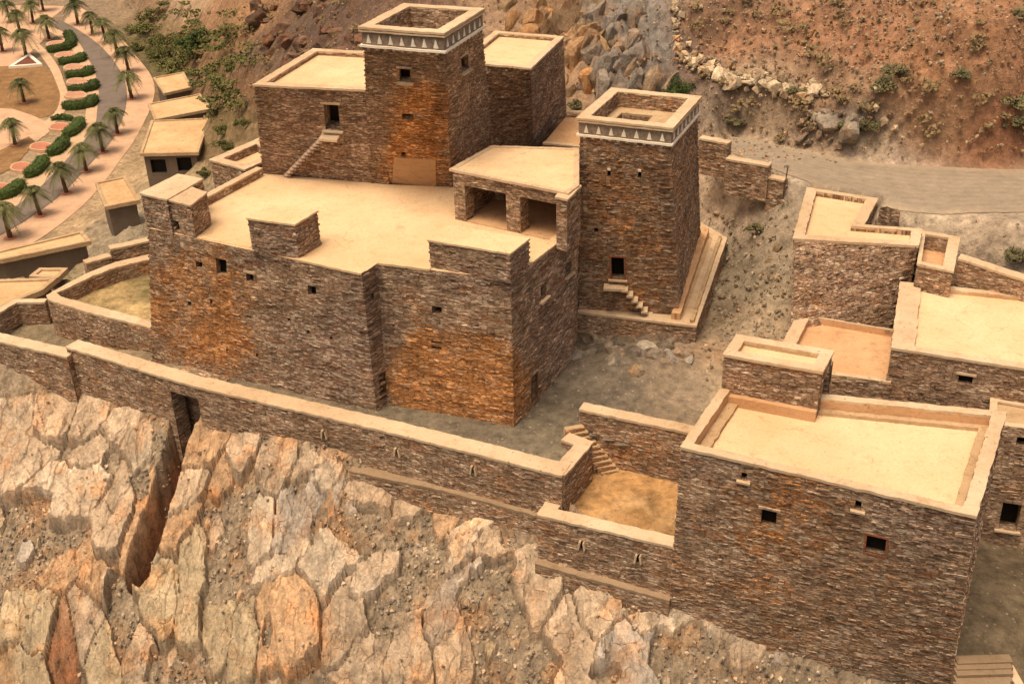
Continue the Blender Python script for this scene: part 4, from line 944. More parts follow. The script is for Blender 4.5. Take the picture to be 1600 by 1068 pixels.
# ---------- far right house
fr = thing('broad_house', 'broad stone house with large plain cream roof cut off by the right edge', 'house', P(1500,640,0))
ZB = 2.9
tp = PL([(1394,543),(1640,580)], ZB); q = P(1408,441,ZB); tp += [P(1700,470,ZB), q]; tp[1] = P(1760,600,ZB); tp[2] = P(1800,480,ZB)
bt = [np.array([p[0], p[1], -3.8]) for p in tp]; bt[0] = bt[0]+np.array([-.1, -.15, 0]); bt[1] = bt[1]+np.array([0, -.2, 0]); rf = []
def fh(fs):
    rf.append((fs[0], fs[0].hole(1497,586,1520,600)))
fs = block(fr, tp, bt, fh, stones=6); recess(fr, rf[0][0], rf[0][1], .32, name='window', lintel=COPING)
i_ = inset(tp, [.45, .45, .4, .95]); mb = MB(); ring(mb, inset(tp, -.05), i_, .03, .13, .03, seed=14); mb.build('coping', COPING, fr); mb = MB()
for k in range(4):
    j = (k+1) % 4; mb.poly([i_[j], i_[k], i_[k]-[0,0,.3], i_[j]-[0,0,.3]])
mb.build('parapet', PINK, fr); slab(fr, i_, ZB-.16, 'roof', CREAM)
# lower wing in front of it
lw = thing('lower_wing', 'dark stone lower wing with doorway behind the big foreground house, at the right edge', 'house wing', P(1590,860,-4.4))
tp = PL([(1545,662),(1760,690)], 1.2); dd = np.array([fs[0].nrm()[0], fs[0].nrm()[1], 0]); 
e = np.array([bt[0][0], bt[0][1], 1.2]); e2 = np.array([bt[1][0], bt[1][1], 1.2]); dl = (e2-e)/np.linalg.norm(e2-e); nl = np.array([-dl[1], dl[0], 0]); tp += [e+dl*((tp[1]-e)@dl)+nl*.2, e+dl*((tp[0]-e)@dl)+nl*.2]
bt = [np.array([p[0], p[1]-(.35 if k < 2 else 0), -4.5]) for k, p in enumerate(tp)]; rw = []
def wh(fs):
    rw.append((fs[0], fs[0].hole(1588,683,1604,697))); rw.append((fs[0], fs[0].hole(1563,786,1593,828)))
fs = block(lw, tp, bt, wh, stones=6); recess(lw, rw[0][0], rw[0][1], .5, name='window'); recess(lw, rw[1][0], rw[1][1], .7, name='doorway', sill=COPING)
mb = MB(); i_ = inset(tp, .3); ring(mb, tp, i_, .03, .1); mb.build('coping', COPING, lw); slab(lw, i_, 1.1, 'roof', STAIN)
f = fs[0]; p = f.pt(1580,868); mb = MB(); n_ = f.nrm(); mb.box(p+n_*.9, f.udir()*.8, n_*.9, np.array([0, 0, .35]), taper=.92); mb.build('door_step', STAIN, lw)
# small court piece and walls behind
sc = thing('small_court', 'small square walled court with orange floor behind the broad cream roof', 'court', P(1460,420,2))
tp = PL([(1434,412),(1489,424),(1499,371),(1442,361)], 4.15); block(sc, tp, lift(tp, 1.5), stones=5, ext=.3)
i_ = inset(tp, [.3, .5, .35, .15]); mb = MB(); ring(mb, inset(tp, -.04), i_, .03, .12); mb.build('coping', COPING, sc); mb = MB()
for k in range(4):
    j = (k+1) % 4; wall_mesh(mb, Face(i_[j]-[0,0,1.], i_[k]-[0,0,1.], i_[k]-[0,0,.08], i_[j]-[0,0,.08]), stones=0)
mb.build('parapet', STONE, sc); slab(sc, i_, 3.3, 'floor', PINK)
# ================================================================== FREE WALLS
def wallrun(name, label, pts, zt_, zb_, w, cat='wall', front=True, cop=True, stones=5., group=None, mat=COPING, batter=.05, cth=.12, name_c='coping', seed=1, holes=None, zs=None, coverhang=.04):
    """wall whose FRONT top edge runs through the traced pixels; thickness w goes to the back"""
    A = [P(p[0], p[1], zt_ if len(p) < 3 else p[2]) for p in pts]
    t = thing(name, label, cat, (A[0][0], A[0][1], zb_), group); n = len(A); B = []
    for i in range(n):
        d1 = (A[i]-A[i-1])[:2] if i else None; d2 = (A[i+1]-A[i])[:2] if i < n-1 else None
        if d1 is None: d1 = d2
        if d2 is None: d2 = d1
        d1 = d1/np.linalg.norm(d1); d2 = d2/np.linalg.norm(d2); n1 = np.array([-d1[1], d1[0]]); n2 = np.array([-d2[1], d2[0]]); m = n1+n2; m /= np.linalg.norm(m); k = w/max(.4, m@n1)
        B.append(A[i]+np.array([m[0]*k, m[1]*k, 0]))
    loop = A+B[::-1]; mb = MB(); fl = []; cz_ = np.array([0, 0, cth])
    N_ = len(loop)
    for i in range(N_):
        j = (i+1) % N_; lo = []
        for q in (loop[i], loop[j]):
            r = q.copy(); r[2] = zb_; 
            lo.append(r)
        f = Face(lo[0], lo[1], loop[j]-cz_, loop[i]-cz_); nr = f.nrm(); h = loop[i][2]-zb_
        if batter and i < n-1: f.A = f.A+nr*batter*h*.5; f.B = f.B+nr*batter*h*.5
        fl.append(f)
    if holes: holes(fl)
    for f in fl: wall_mesh(mb, f, stones=stones if f.nrm()[1] < .3 else 1.)
    mb.build('stonework', STONE, t)
    if cop:
        mb = MB()
        ring(mb, [p-(B[i]-p)/w*coverhang for i, p in enumerate(A)], [p+(p-A[i])/w*.03 for i, p in enumerate(B)], 0, cth, .03, close=False, seed=seed)
        for q in (0, -1):
            mb.poly([A[q], B[q], B[q]-cz_, A[q]-cz_])
        mb.build(name_c, mat, t)
    return t, fl, A, B
wallrun('terrace_wall', 'leftmost dry stone terrace wall above the pale rock, cut by the left edge', [(-120,508),(0,533),(105,557)], .1, -4.2, .7, stones=4, seed=3)
rw = []
def hw(fl): rw.append((fl[0], fl[0].hole(262,612,303,640)))
wallrun('terrace_wall', 'dry stone terrace wall between the leftmost wall and the dark cleft', [(103,541),(262,590)], .45, -4.5, .8, stones=4, seed=4, batter=.03)
LT = wallrun('terrace_wall', 'long dry stone terrace wall with pale coping, running below the central house', [(306,603),(600,672),(879,742)], .45, -4.2, .85, stones=5, seed=5, batter=.06)
br, fl, A, B = wallrun('lintel_bridge', 'dark stone slab bridging the gap at the top of the cleft', [(262,590),(306,603)], .45, -.3, .8, stones=3, seed=6, batter=0)
mb = MB(); wa, wb = P(262,590,.45), P(306,603,.45); 
d = (wb-wa)/np.linalg.norm(wb-wa); n_ = np.array([-d[1], d[0], 0]); mb.box((wa+wb)/2+n_*1.5+[0, 0, -3.], d*1.4, n_*.3, np.array([0, 0, 2.6]), (.2, .1, 0)); mb.build('back_stone', STONE, br)
wallrun('terrace_wall', 'short end wall of the long terrace, above the stairs', [(881,742),(926,690),(889,676)], .42, -1.9, .6, stones=6, seed=7, batter=0)
def spout(t, f, px, py):
    p = f.pt(px, py); n_ = f.nrm(); ud = f.udir(); mb = MB()
    for sg in (-1, 1): mb.box(p+ud*sg*.11+n_*.06, ud*.035+np.array([0, 0, .03*sg]), np.array([0, 0, .2])-ud*sg*.03, n_*.1)
    mb.build('spout', COPING, t); mb = MB(); mb.box(p+n_*.01, ud*.07, np.array([0, 0, .17]), n_*.02); mb.build('spout_shade', DARK, t)  # dark box between the slabs paints the shade inside the spout
spout(LT[0], LT[1][1], 741, 733); spout(LT[0], LT[1][1], 622, 705); spout(LT[0], LT[1][0], 508, 677)
# ledges
def hl(fl): pass
wallrun('stone_ledge', 'lower stone ledge along the foot of the long terrace wall', [(545,735,-1.75),(700,768,-1.75),(842,806,-1.75)], -1.75, -5.5, .9, 'ledge', stones=6, seed=8, mat=LEDGE, batter=.08, coverhang=.0)
YW = wallrun('yard_wall', 'stone retaining wall with pale coping around the sunken yard, left of the foreground house', [(840,803),(1052,853)], -1.1, -5.2, .62, stones=6, seed=9, batter=.06)
wallrun('yard_wall', 'short coping return joining the terrace wall and the sunken yard', [(840,803),(862,772)][::-1], -1.1, -2.5, .6, stones=3, seed=10, batter=0)
wallrun('stone_ledge', 'lower stone ledge beneath the sunken yard wall', [(836,880,-3.4),(1046,938,-3.6)], -3.5, -6.5, .7, 'ledge', stones=6, seed=11, mat=LEDGE, batter=.08, coverhang=0)
wallrun('courtyard_wall', 'stone wall with pale coping between the yard stairs and the foreground house', [(905,638),(1082,676)], 1.1, -2.2, .55, stones=6, seed=12, batter=.02)
spout(YW[0], YW[1][0], 910, 850); spout(YW[0], YW[1][0], 998, 871)
# sunken yard floor
fl = PL([(860,800),(1075,858),(1115,700),(1000,640),(890,680)], -1.75); mb = MB(); mb.poly(fl, (.6, .44, .30))
g = []
xs_ = np.arange(2., 9.2, .15); ys_ = np.arange(34.2, 44, .15); XX, YY = np.meshgrid(xs_, ys_)
pc = in_poly((XX[:-1,:-1]+XX[1:,1:])/2, (YY[:-1,:-1]+YY[1:,1:])/2, [tuple(p[:2]) for p in fl])
cc = np.array([.42,.245,.105])[None, None]*(.8+.5*vn(XX*.9, YY*.9, 3)[..., None]); lgt = np.clip(fbm(XX*.8, YY*.8, 4, 6)*3, 0, 1)[..., None]; cc = cc*(1-.5*lgt)+np.array([.50,.36,.2])*.5*lgt
o = grid_mesh(xs_, ys_, -1.75+.1*fbm(XX*1.2, YY*1.2, 4, 5)+np.clip((YY-38.5)*.05, 0, .3), cc, pc, 'yard_ground', GROUND)
# stairs of the yard
st = thing('stone_stairs', 'narrow flight of stone stairs going down into the sunken yard', 'stairs', P(930,720,-1.5))
for i in range(10):
    t = i/9; p = P(897+(952-897)*t, 668+(735-668)*t, .25-1.85*t); mb = MB(); mb.box(p+[0, 0, -.5], np.array([.42, .12, 0]), np.array([-.05, .16, 0]), np.array([0, 0, .5]), (.4, .2, .3)); mb.build('step', STONE, st)
    mb = MB(); mb.box(p+[0, 0, .02], np.array([.42, .12, 0]), np.array([-.04, .13, 0]), np.array([0, 0, .022])); mb.build('tread', STAIN, st)
# ---- basins on the left
def closed_wall(name, label, outer, z, w, zb, inner=None, stones=4., cat='wall', seed=1, mat=COPING):
    A = [P(p[0], p[1], z) for p in outer]; return A
cw = thing('basin_wall', 'curved dry stone wall with pale coping enclosing a dry basin at the left of the central house', 'wall', P(100,500,-1))
o_ = [(240,513),(190,500),(135,487),(75,468),(72,461),(99,446),(135,427),(180,409),(229,398),(245,395)]
i_ = [(240,503),(190,488),(140,475),(95,463),(88,457),(105,450),(140,433),(183,417),(229,406),(245,403)]
O = PL(o_, 1.); I = PL(i_, 1.); mb = MB(); ring(mb, O[::-1], I[::-1], 0, .12, .03, close=False, seed=21); mb.build('coping', COPING, cw)
mb = MB()
for k in range(len(O)-1):
    wall_mesh(mb, Face(O[k+1]-[0,0,4.], O[k]-[0,0,4.], O[k]-[0,0,.1], O[k+1]-[0,0,.1]), stones=4); wall_mesh(mb, Face(I[k]-[0,0,4.], I[k+1]-[0,0,4.], I[k+1]-[0,0,.1], I[k]-[0,0,.1]), stones=2)
mb.build('stonework', STONE, cw)
fl = PL([(240,540),(60,480),(60,440),(240,385)], .15); mb = MB()
xs_ = np.arange(-36, -17, .25); ys_ = np.arange(49, 72, .25); XX, YY = np.meshgrid(xs_, ys_)
ip = [tuple((P(*p, 1.))[:2]) for p in [(240,508),(190,494),(135,481),(85,466),(80,459),(102,448),(138,430),(182,413),(229,402),(250,398)]]+[(-16.5, 62), (-16.5, 50)]
pc = in_poly((XX[:-1,:-1]+XX[1:,1:])/2, (YY[:-1,:-1]+YY[1:,1:])/2, ip); k_ = np.clip(fbm(XX*.35, YY*.35, 4, 16)*3+.35, 0, 1)[..., None]
grid_mesh(xs_, ys_, .1+.25*fbm(XX*.4, YY*.4, 3, 15), np.array([.20,.155,.07])*(1-k_)+np.array([.46,.33,.16])*k_, pc, 'basin_ground', GROUND)
wallrun('basin_wall', 'low pale coped wall at the far left, edging the lower basin', [(-60,512),(0,487),(26,472),(70,471)][::1], .2, -2.5, .35, stones=3, seed=22, batter=0)
wallrun('garden_wall', 'upper short stepped wall behind the curved basin', [(172,389),(228,377),(245,373)], .9, -3.5, .55, stones=4, seed=23, batter=0, group='short stepped walls behind the basin')
wallrun('garden_wall', 'lower short stepped wall behind the curved basin', [(134,411),(174,400)], .5, -3.5, .55, stones=4, seed=24, batter=0, group='short stepped walls behind the basin')
# ---- road side wall pieces
for k, (pts, lab, zt_) in enumerate([([(1092,215),(1137,224)], 'road parapet piece nearest the front tower', 6.2), ([(1134,247),(1201,259)], 'longest road parapet piece, in the middle of three', 5.6), ([(1199,276),(1225,282)], 'smallest road parapet piece next to the thin post', 4.9)]):
    wallrun('road_wall', 'stone '+lab, pts, zt_, zt_-2.2, .5, stones=6, seed=30+k, batter=0, group='stone parapets at the road edge')
pt = thing('post', 'thin leaning dark post at the edge of the dusty road', 'post', P(1224,308,3.9)); a, b = P(1223,308,3.9), P(1228,256,3.9); b = a+np.array([.12, 0, 1.75])
mb = MB(); mb.tube([a-[0,0,.3], b], .035); mb.build('shaft', METAL, pt)
wallrun('sloping_wall', 'dark stone wall with sloping pale coping beyond the small court at the right edge', [(1497,403,4.3),(1600,436,3.9),(1700,470,3.6)], 4., 1., .55, stones=5, seed=35, batter=0)
wallrun('ruined_wall', 'broken stone wall stub behind the L-shaped roof, the shorter of two', [(1375,322),(1392,330)], 5.1, 3.5, .5, stones=8, seed=36, batter=0, cop=False)
wallrun('ruined_wall', 'triangular broken stone wall stub behind the L-shaped roof', [(1368,346,4.6),(1405,352,4.5),(1407,328,5.2)], 4.7, 3.5, .4, stones=8, seed=37, batter=0, cop=False)
# stairs bottom right
st = thing('stone_stairs', 'stone stairs beside the foreground house at the lower right corner', 'stairs', P(1530,1050,-5))
for i in range(5):
    p = gpix(1530,1040+i*9); mb = MB(); mb.box(p+[.1, 0, -.3+.05*(5-i)], np.array([1.05, 0, 0]), np.array([0, .2, 0]), np.array([0, 0, .4]), (.42, .42, .42)); mb.build('step', LEDGE, st)
p = gpix(1568,1056); mb = MB(); mb.box(p+[.25, -.3, -.35], np.array([.16, 0, 0]), np.array([0, 1.0, 0]), np.array([0, 0, .62])); mb.build('side_wall', COPING, st)
# ================================================================== PAVILIONS
def pavilion(label, roof, z, h, wins=(), group='flat roofed pavilions below the houses', hc=.45, wall_mat=CONC):
    R_ = PL(roof, z); t = thing('pavilion', label, 'pavilion', (np.mean(R_, 0)[0], np.mean(R_, 0)[1], z-h), group)
    lo = inset(R_, .35); fs = []
    fl_ = [Face(lift([lo[i]], z-h-2)[0], lift([lo[(i+1) % 4]], z-h-2)[0], lift([lo[(i+1) % 4]], z-.25)[0], lift([lo[i]], z-.25)[0]) for i in range(4)]
    hs_ = [(fl_[0], fl_[0].hole(*w_)) for w_ in wins]; mb = MB()
    for f in fl_: wall_mesh(mb, f, stones=0)
    mb.col = [(.5, .5, .5, 1)]*len(mb.col); mb.build('walls', wall_mat, t)
    for f, hq in hs_: recess(t, f, hq, .4, CONC, 'window', frame=(CONC, .18))
    i_ = inset(R_, .3); mb = MB(); ring(mb, R_, i_, 0, .35, .02); mb.build('roof_rim', STAIN, t); slab(t, i_, z-.12, 'roof', STAIN, (.62, .6, .55)); return t
pavilion('farthest and smallest flat roofed pavilion beside the palm walk', [(256,146),(300,136),(287,112),(239,121)], -14.5, 2.5)
pavilion('second farthest pavilion, with a narrow stained roof', [(241,187),(333,169),(313,146),(231,162)], -14, 2.8)
pavilion('pavilion with two square dark windows', [(218,240),(310,238),(328,184),(236,188)], -13.3, 3.4, [(236,249,260,270),(277,246,300,267)])
pavilion('squarish pavilion with grey shutter, left of the central house corner block', [(163,323),(219,312),(196,275),(148,285)], -10.5, 3.5)
pavilion('long low pavilion with a dark front at the left edge', [(3,405),(142,376),(129,360),(-90,412)], -7, 2.6)
pavilion('pale flat roof low building at the left edge next to the curved basin', [(-60,505),(67,452),(90,433),(-60,438)], -2.2, 2.4)
pavilion('small low open-topped enclosure beside the curved basin', [(45,431),(90,434),(106,418),(61,418)], -2.6, 1.5)
# ================================================================== GARDEN (flat, well below the fort)
def sheet(name, px, dz, mat, z=GARZ):
    mb = MB(); pts = [P(x, y, z+dz) for x, y in px]; mb.poly(pts[::-1] if False else pts); o = mb.build(name, mat); tag(o, kind='structure'); return o
def strip(name, L_, R_, dz, mat, n=40):
    def smp(pl, t):
        q = np.array([P(x, y, GARZ+dz) for x, y in pl]); m = len(q)-1; s_ = min(t*m, m-1e-6); i = int(s_); f = s_-i
        p0, p1, p2, p3 = q[max(i-1, 0)], q[i], q[i+1], q[min(i+2, m)]
        return .5*((2*p1)+(-p0+p2)*f+(2*p0-5*p1+4*p2-p3)*f*f+(-p0+3*p1-3*p2+p3)*f**3)
    mb = MB(); prev = None
    for k in range(n+1):
        a = mb.add(smp(L_, k/n)); b = mb.add(smp(R_, k/n))
        if prev: mb.face([prev[0], prev[1], b, a])
        prev = (a, b)
    o = mb.build(name, mat); tag(o, kind='structure'); return o
strip('walk', [(100,34),(121,47),(157,73),(183,104),(197,135),(196,170),(178,215),(145,252),(100,300),(50,338),(0,368),(-60,395)], [(120,8),(175,45),(211,86),(238,122),(239,158),(214,212),(190,247),(165,281),(125,325),(60,374),(0,400),(-60,425)], .05, PAVE)
strip('road', [(84,42),(116,58),(134,84),(148,112),(154,141),(152,169),(146,200),(112,240),(70,285),(30,318),(-20,345),(-60,362)], [(90,30),(121,46),(157,72),(183,103),(197,134),(196,169),(178,214),(145,251),(100,299),(50,337),(0,367),(-60,392)], .09, ASPH)
strip('path', [(62,42),(98,62),(118,85),(128,112),(136,140),(135,166),(128,195),(95,232),(50,275),(10,310),(-40,335),(-60,345)], [(75,39),(116,59),(134,85),(148,113),(154,142),(152,170),(146,201),(112,241),(70,286),(30,319),(-20,346),(-60,363)], .06, PAVE2)
sheet('plaza', [(-150,70),(-150,20),(40,8),(105,10),(62,42),(70,60),(55,75),(30,100),(0,108),(-150,140)], .03, PAVE)
sheet('lawn', [(-120,150),(-40,112),(0,104),(14,103),(65,101),(78,112),(90,128),(96,145),(92,165),(80,180),(55,186),(30,176),(0,170),(-120,170)], .055, LAWN)
strip('inner_path', [(48,70),(62,85),(78,108),(88,130),(94,150),(88,172),(70,190),(45,212),(0,235)], [(58,66),(75,82),(92,106),(100,128),(107,150),(101,174),(82,196),(56,222),(0,250)], .075, PAVE2)
sheet('round_plaza', [(-90,175),(-30,168),(20,170),(50,180),(72,190),(84,200),(70,212),(40,228),(0,240),(-90,262)], .07, PAVE)
sheet('flower_bed', [(-60,250),(0,235),(45,213),(56,222),(20,262),(-60,300)], .085, LAWN)
pn = thing('planter', 'triangular pale-edged planter bed of dark red soil beneath a palm', 'planter', P(40,97,GARZ)); Q3 = PL([(13,104),(66,100),(46,83)], GARZ+.45)
mb = MB(); i3 = inset(Q3, .55); ring(mb, Q3, i3, 0, .5, 0); mb.build('rim', WHITE, pn); slab(pn, i3, GARZ+.3, 'soil', SOIL)
# foliage helpers
def leaf_cloud(mb, c, r, n, size, R, flat=1.):
    for _ in range(n):
        d = Vector((R.gauss(0, 1), R.gauss(0, 1), R.gauss(0, 1))).normalized()*R.uniform(.55, 1.)
        p = Vector(c)+Vector((d.x*r[0], d.y*r[1], d.z*r[2])); a = Vector((R.gauss(0, 1), R.gauss(0, 1), R.gauss(0, .6))).normalized(); b = a.orthogonal().normalized()
        s_ = size*R.uniform(.6, 1.3); t = R.random()
        mb.poly([p-a*s_-b*s_*.5, p+a*s_-b*s_*.5, p+a*s_*.6+b*s_*.7, p-a*s_*.6+b*s_*.7], (t, t, t))
def hedge(label, pts, w, h):
    pp = [P(x, y, GARZ+.1) for x, y in pts]; t = thing('hedge', label, 'hedge', pp[0], 'clipped green hedges along the garden road')
    R = random.Random(int(pts[0][0]*7+pts[0][1])); core = MB(); mb = MB(); dense = []
    for i in range(len(pp)-1):
        L = np.linalg.norm(pp[i+1]-pp[i]); k = max(2, int(L/.35))
        for a in range(k): dense.append(pp[i]+(pp[i+1]-pp[i])*a/k)
    dense.append(pp[-1])
    rings = []
    for i, p in enumerate(dense):
        d = dense[min(i+1, len(dense)-1)]-dense[max(0, i-1)]; d /= np.linalg.norm(d); n_ = np.array([-d[1], d[0], 0]); e = min(1, .45+min(i, len(dense)-1-i)*.3); rg = []
        for (u_, v_) in ((-1, 0), (-1.02, .5), (-.85, .85), (-.4, 1.), (.4, 1.), (.85, .85), (1.02, .5), (1, 0)):
            j = 1+R.uniform(-.05, .05); q = R.uniform(0, .5); rg.append(core.add(p+n_*u_*w*e*j+np.array([0, 0, v_*h*(.6+.4*e)*j]), (q, q, q)))
            if True:
                c_ = p+n_*u_*w*e+np.array([0, 0, v_*h*(.6+.4*e)]); leaf_cloud(mb, c_, (.24, .24, .17), 9, .085, R)
        rings.append(rg)
    for i in range(len(rings)-1):
        for k in range(7): core.face([rings[i][k], rings[i][k+1], rings[i+1][k+1], rings[i+1][k]])
    core.face(rings[0]); core.face(rings[-1][::-1]); off = len(core.v)
    core.v += mb.v; core.col += mb.col; core.f += [tuple(q+off for q in f) for f in mb.f]; core.uv += mb.uv
    core.build('foliage', HEDGE, t)
HG = [([(75,81),(90,80),(104,77),(112,71),(112,62),(106,55)],'topmost'),([(93,100),(110,99),(125,96),(131,90)],'second from top'),([(104,121),(122,120),(137,117),(142,111)],'third from top'),([(108,144),(128,143),(144,140),(149,132)],'fourth from top'),([(99,169),(120,169),(140,166),(149,156)],'fifth from top, the thickest,'),
 ([(102,215),(113,209),(122,201),(127,192)],'sixth from top, short,'),([(78,244),(89,238),(98,230),(101,222)],'seventh from top'),([(43,278),(56,270),(66,260),(69,252)],'eighth from top'),([(0,312),(14,306),(28,298),(34,290)],'lowest')]
for pts, lab in HG: hedge('clipped green curved hedge, '+lab+' in the row along the garden road', pts, .8, 1.05)
hedge('thin low hedge strip above the sixth red paved bay', [(82,188),(98,185),(114,188)], .35, .6)
for k, (x, y, sx, sy) in enumerate([(92,70,20,7),(105,87,20,7),(117,106,18,7),(122,128,18,7),(118,149,18,8),(95,199,19,8),(65,230,19,9),(35,262,19,10),(5,295,19,10)]):
    pts = [(x+sx*math.cos(a)*1.05, y-sy*(math.sin(a) if math.sin(a) > 0 else math.sin(a)*.5)) for a in np.linspace(0, 2*math.pi, 14, endpoint=False)]
    top3 = [P(px, py, GARZ+.45) for px, py in pts][::-1]; tt = thing('paved_bay', ['first','second','third','fourth','fifth','sixth','seventh','eighth','lowest'][k]+' domed red paved bay counted from the top, held by its hedge', 'paved bay', np.mean(top3, 0)-[0, 0, .45], 'red paved bays between the hedges')
    c_ = np.mean(top3, 0); mb = MB(); top3 = top3[::-1] if np.cross((top3[1]-top3[0])[:2], (top3[2]-top3[1])[:2]) < 0 else top3
    ring(mb, top3, [c_+(q-c_)*.86 for q in top3], 0, .5, 0); mb.build('kerb', PAVE2, tt); mb = MB(); mb.poly([c_+(q-c_)*.87-[0,0,.02] for q in top3]); mb.build('paving', REDPAVE if k > 4 else BAYPAVE, tt)
# ---- palms
def make_palm(seed):
    R = random.Random(seed); t = thing('palm_tree', 'p', 'palm tree', (0, 0, 0), 'young date palms in the garden'); H_ = 3.2
    mb = MB(); pts = []; rad = []
    for i in range(9):
        k = i/8; pts.append((.12*math.sin(k*2)*k, .05*k, H_*k)); rad.append(.24-.07*k+(.05 if i % 2 else 0)+(.08 if i == 8 else 0))
    mb.tube(pts, rad, 8); mb.build('trunk', TRUNK, t)
    mb = MB(); c = Vector(pts[-1])
    for q in range(44):
        az = q*2.399+R.uniform(-.2, .2); el = R.uniform(-.25, 1.25) if q > 6 else R.uniform(.9, 1.4); L = R.uniform(2., 2.7); pr = []
        d = Vector((math.cos(az), math.sin(az), 0)); s_ = d.cross(Vector((0, 0, 1)))
        for k in range(9):
            u_ = k/8*L; pr.append(c+d*(u_*math.cos(el)*1.0)+Vector((0, 0, u_*math.sin(el)-.34*u_*u_)))
        tn = R.random()*.8
        for k in range(8):
            w_ = .05; mb.poly([pr[k]-s_*w_*.5, pr[k]+s_*w_*.5, pr[k+1]+s_*w_*.4, pr[k+1]-s_*w_*.4], (tn, tn, tn))
            for sg in (-1, 1):
                for z_ in (0., .5):
                    p0 = pr[k].lerp(pr[k+1], z_); fw_ = (pr[k+1]-pr[k]).normalized(); ll = .62*math.sin(math.pi*min(1, (k+z_+1.2)/9.4))+.1; tip = p0+s_*sg*ll*.8+fw_*ll*.55-Vector((0, 0, ll*.3)); t_ = min(1, tn+R.uniform(0, .3))
                    mb.poly([p0-fw_*.05, p0+fw_*.06, tip], (t_, t_, t_))
    mb.build('fronds', PALM, t); return t
protos = [make_palm(1), make_palm(2), make_palm(5)]
PM = [(16,34,'palm in the top left corner of the plaza'),(68,17,'palm at the top edge of the photo, over the pale plaza'),(122,38,'first palm at the top of the outer walk'),(145,54,'second palm down the outer walk'),(166,66,'third palm down the outer walk'),(185,88,'fourth palm down the outer walk'),(201,112,'fifth palm down the outer walk, where it widens'),(206,154,'sixth palm down the outer walk, level with the smallest pavilion'),
 (184,209,'seventh palm down the outer walk, with pale drooping fronds'),(161,237,'eighth palm down the outer walk, left of the two-window pavilion'),(135,267,'ninth palm down the outer walk'),(104,301,'tenth palm down the outer walk'),(63,336,'eleventh palm down the outer walk, above the long pavilion'),(16,371,'last and nearest palm of the outer walk'),
 (77,61,'palm standing just above the topmost hedge'),(41,88,'palm in the triangular planter'),(4,80,'palm at the left edge beside the plaza'),(32,52,'palm among others between plaza and planter'),(38,160,'lone palm on the round brown lawn'),(24,226,'palm on the round pink plaza'),(52,36,'shaded palm behind the plaza group'),(-30,130,'palm just off the left edge')]
for i, (x, y, lab) in enumerate(PM):
    src = protos[i % 3]; o = src if i < 3 else copy_tree(src)
    o.location = tuple(P(x, y, GARZ+.1)); s_ = random.uniform(.92, 1.1)*(1.0 if y > 150 else 1.12); o.scale = (s_, s_, s_); o.rotation_euler = (random.uniform(-.05, .05), random.uniform(-.05, .05), random.uniform(0, 6.28)); o['label'] = lab
    mb = MB(); c_ = P(x, y, GARZ+.13); mb.poly([c_+np.array([math.cos(a)*.75, math.sin(a)*.75, 0]) for a in np.linspace(0, 2*math.pi, 10, endpoint=False)]); tr = mb.build('tree_pit', REDPAVE); tag(tr, kind='structure')
# ---- shrubs and rocks on the slopes
def shrub(x, y, rw, label, mat=SHRUB, seed=1, name='shrub', hfac=.8, group='shrubs on the slopes'):
    p = gpix(x, y); sc_ = np.linalg.norm(p-CC)/F; r = rw*sc_; R = random.Random(seed*13+int(x)); t = thing(name, label, 'bush', p, group); mb = MB(); tk = MB()
    for k in range(4):
        a = R.uniform(0, 6.28); tk.tube([p-[0, 0, .1], p+np.array([math.cos(a)*r*.3, math.sin(a)*r*.3, r*hfac*.7])], [.05*r+.02, .02], 5)
    tk.build('stems', TRUNK, t)
    for k in range(12):
        a = R.uniform(0, 6.28); d = R.uniform(0, .85)*r; c_ = (p[0]+math.cos(a)*d, p[1]+math.sin(a)*d*.8, p[2]+r*hfac*R.uniform(.15, .8)*(1-.6*d/r)); q = r*R.uniform(.15, .48)
        leaf_cloud(mb, c_, (q, q, q*.6), 110, max(.055, r*.05), R)
    mb.build('leaves', mat, t)
SH = [(312,58,36,'large dark green shrub on the slope at the top left',HEDGE),(285,62,20,'medium dark shrub touching the large dark one',HEDGE),(360,100,20,'green shrub left of the upper grey house',SHRUB),(362,148,20,'lower green shrub left of the upper grey house',SHRUB),(345,200,16,'shrub behind the two-window pavilion',SHRUB),(320,265,14,'bright green shrub right of the two-window pavilion',SHRUB),
 (1060,133,26,'bright green bush in the rocky gully behind the front tower',HEDGE),(1405,105,26,'big round shrub high on the orange hillside',FADED),(1370,150,24,'olive shrub in the middle of the orange hillside',FADED),(1350,205,22,'dusty shrub above the road bank',FADED),(1590,165,28,'large shrub at the right edge of the hillside',FADED),(1500,125,16,'small shrub on the orange hillside, right of the big round one',FADED),
 (1585,215,22,'low dark shrub near the right edge above the road',FADED),(1240,140,18,'shrub above the pale boulders',FADED),(1320,205,20,'grey green shrub at the grey bank by the road',FADED),(1150,190,16,'small shrub below the pale boulders',FADED),(1590,20,14,'tiny shrub in the top right corner',FADED),(1180,360,14,'dry tuft on the slope right of the front tower',FADED),
 (1590,400,24,'dry twiggy shrub at the right edge below the road',FADED),(900,160,14,'small bush behind the low pinkish roof',FADED),(240,85,18,'green shrub beside the palm walk',SHRUB),(215,70,16,'small green shrub near the top of the palm walk',SHRUB),(265,75,16,'green shrub between palm walk and dark shrub',SHRUB),(400,30,12,'small scrub at the top on the orange slope',FADED)]
for i, (x, y, r, lab, m_) in enumerate(SH): shrub(x, y+r*.5, r, lab, m_, i+1)
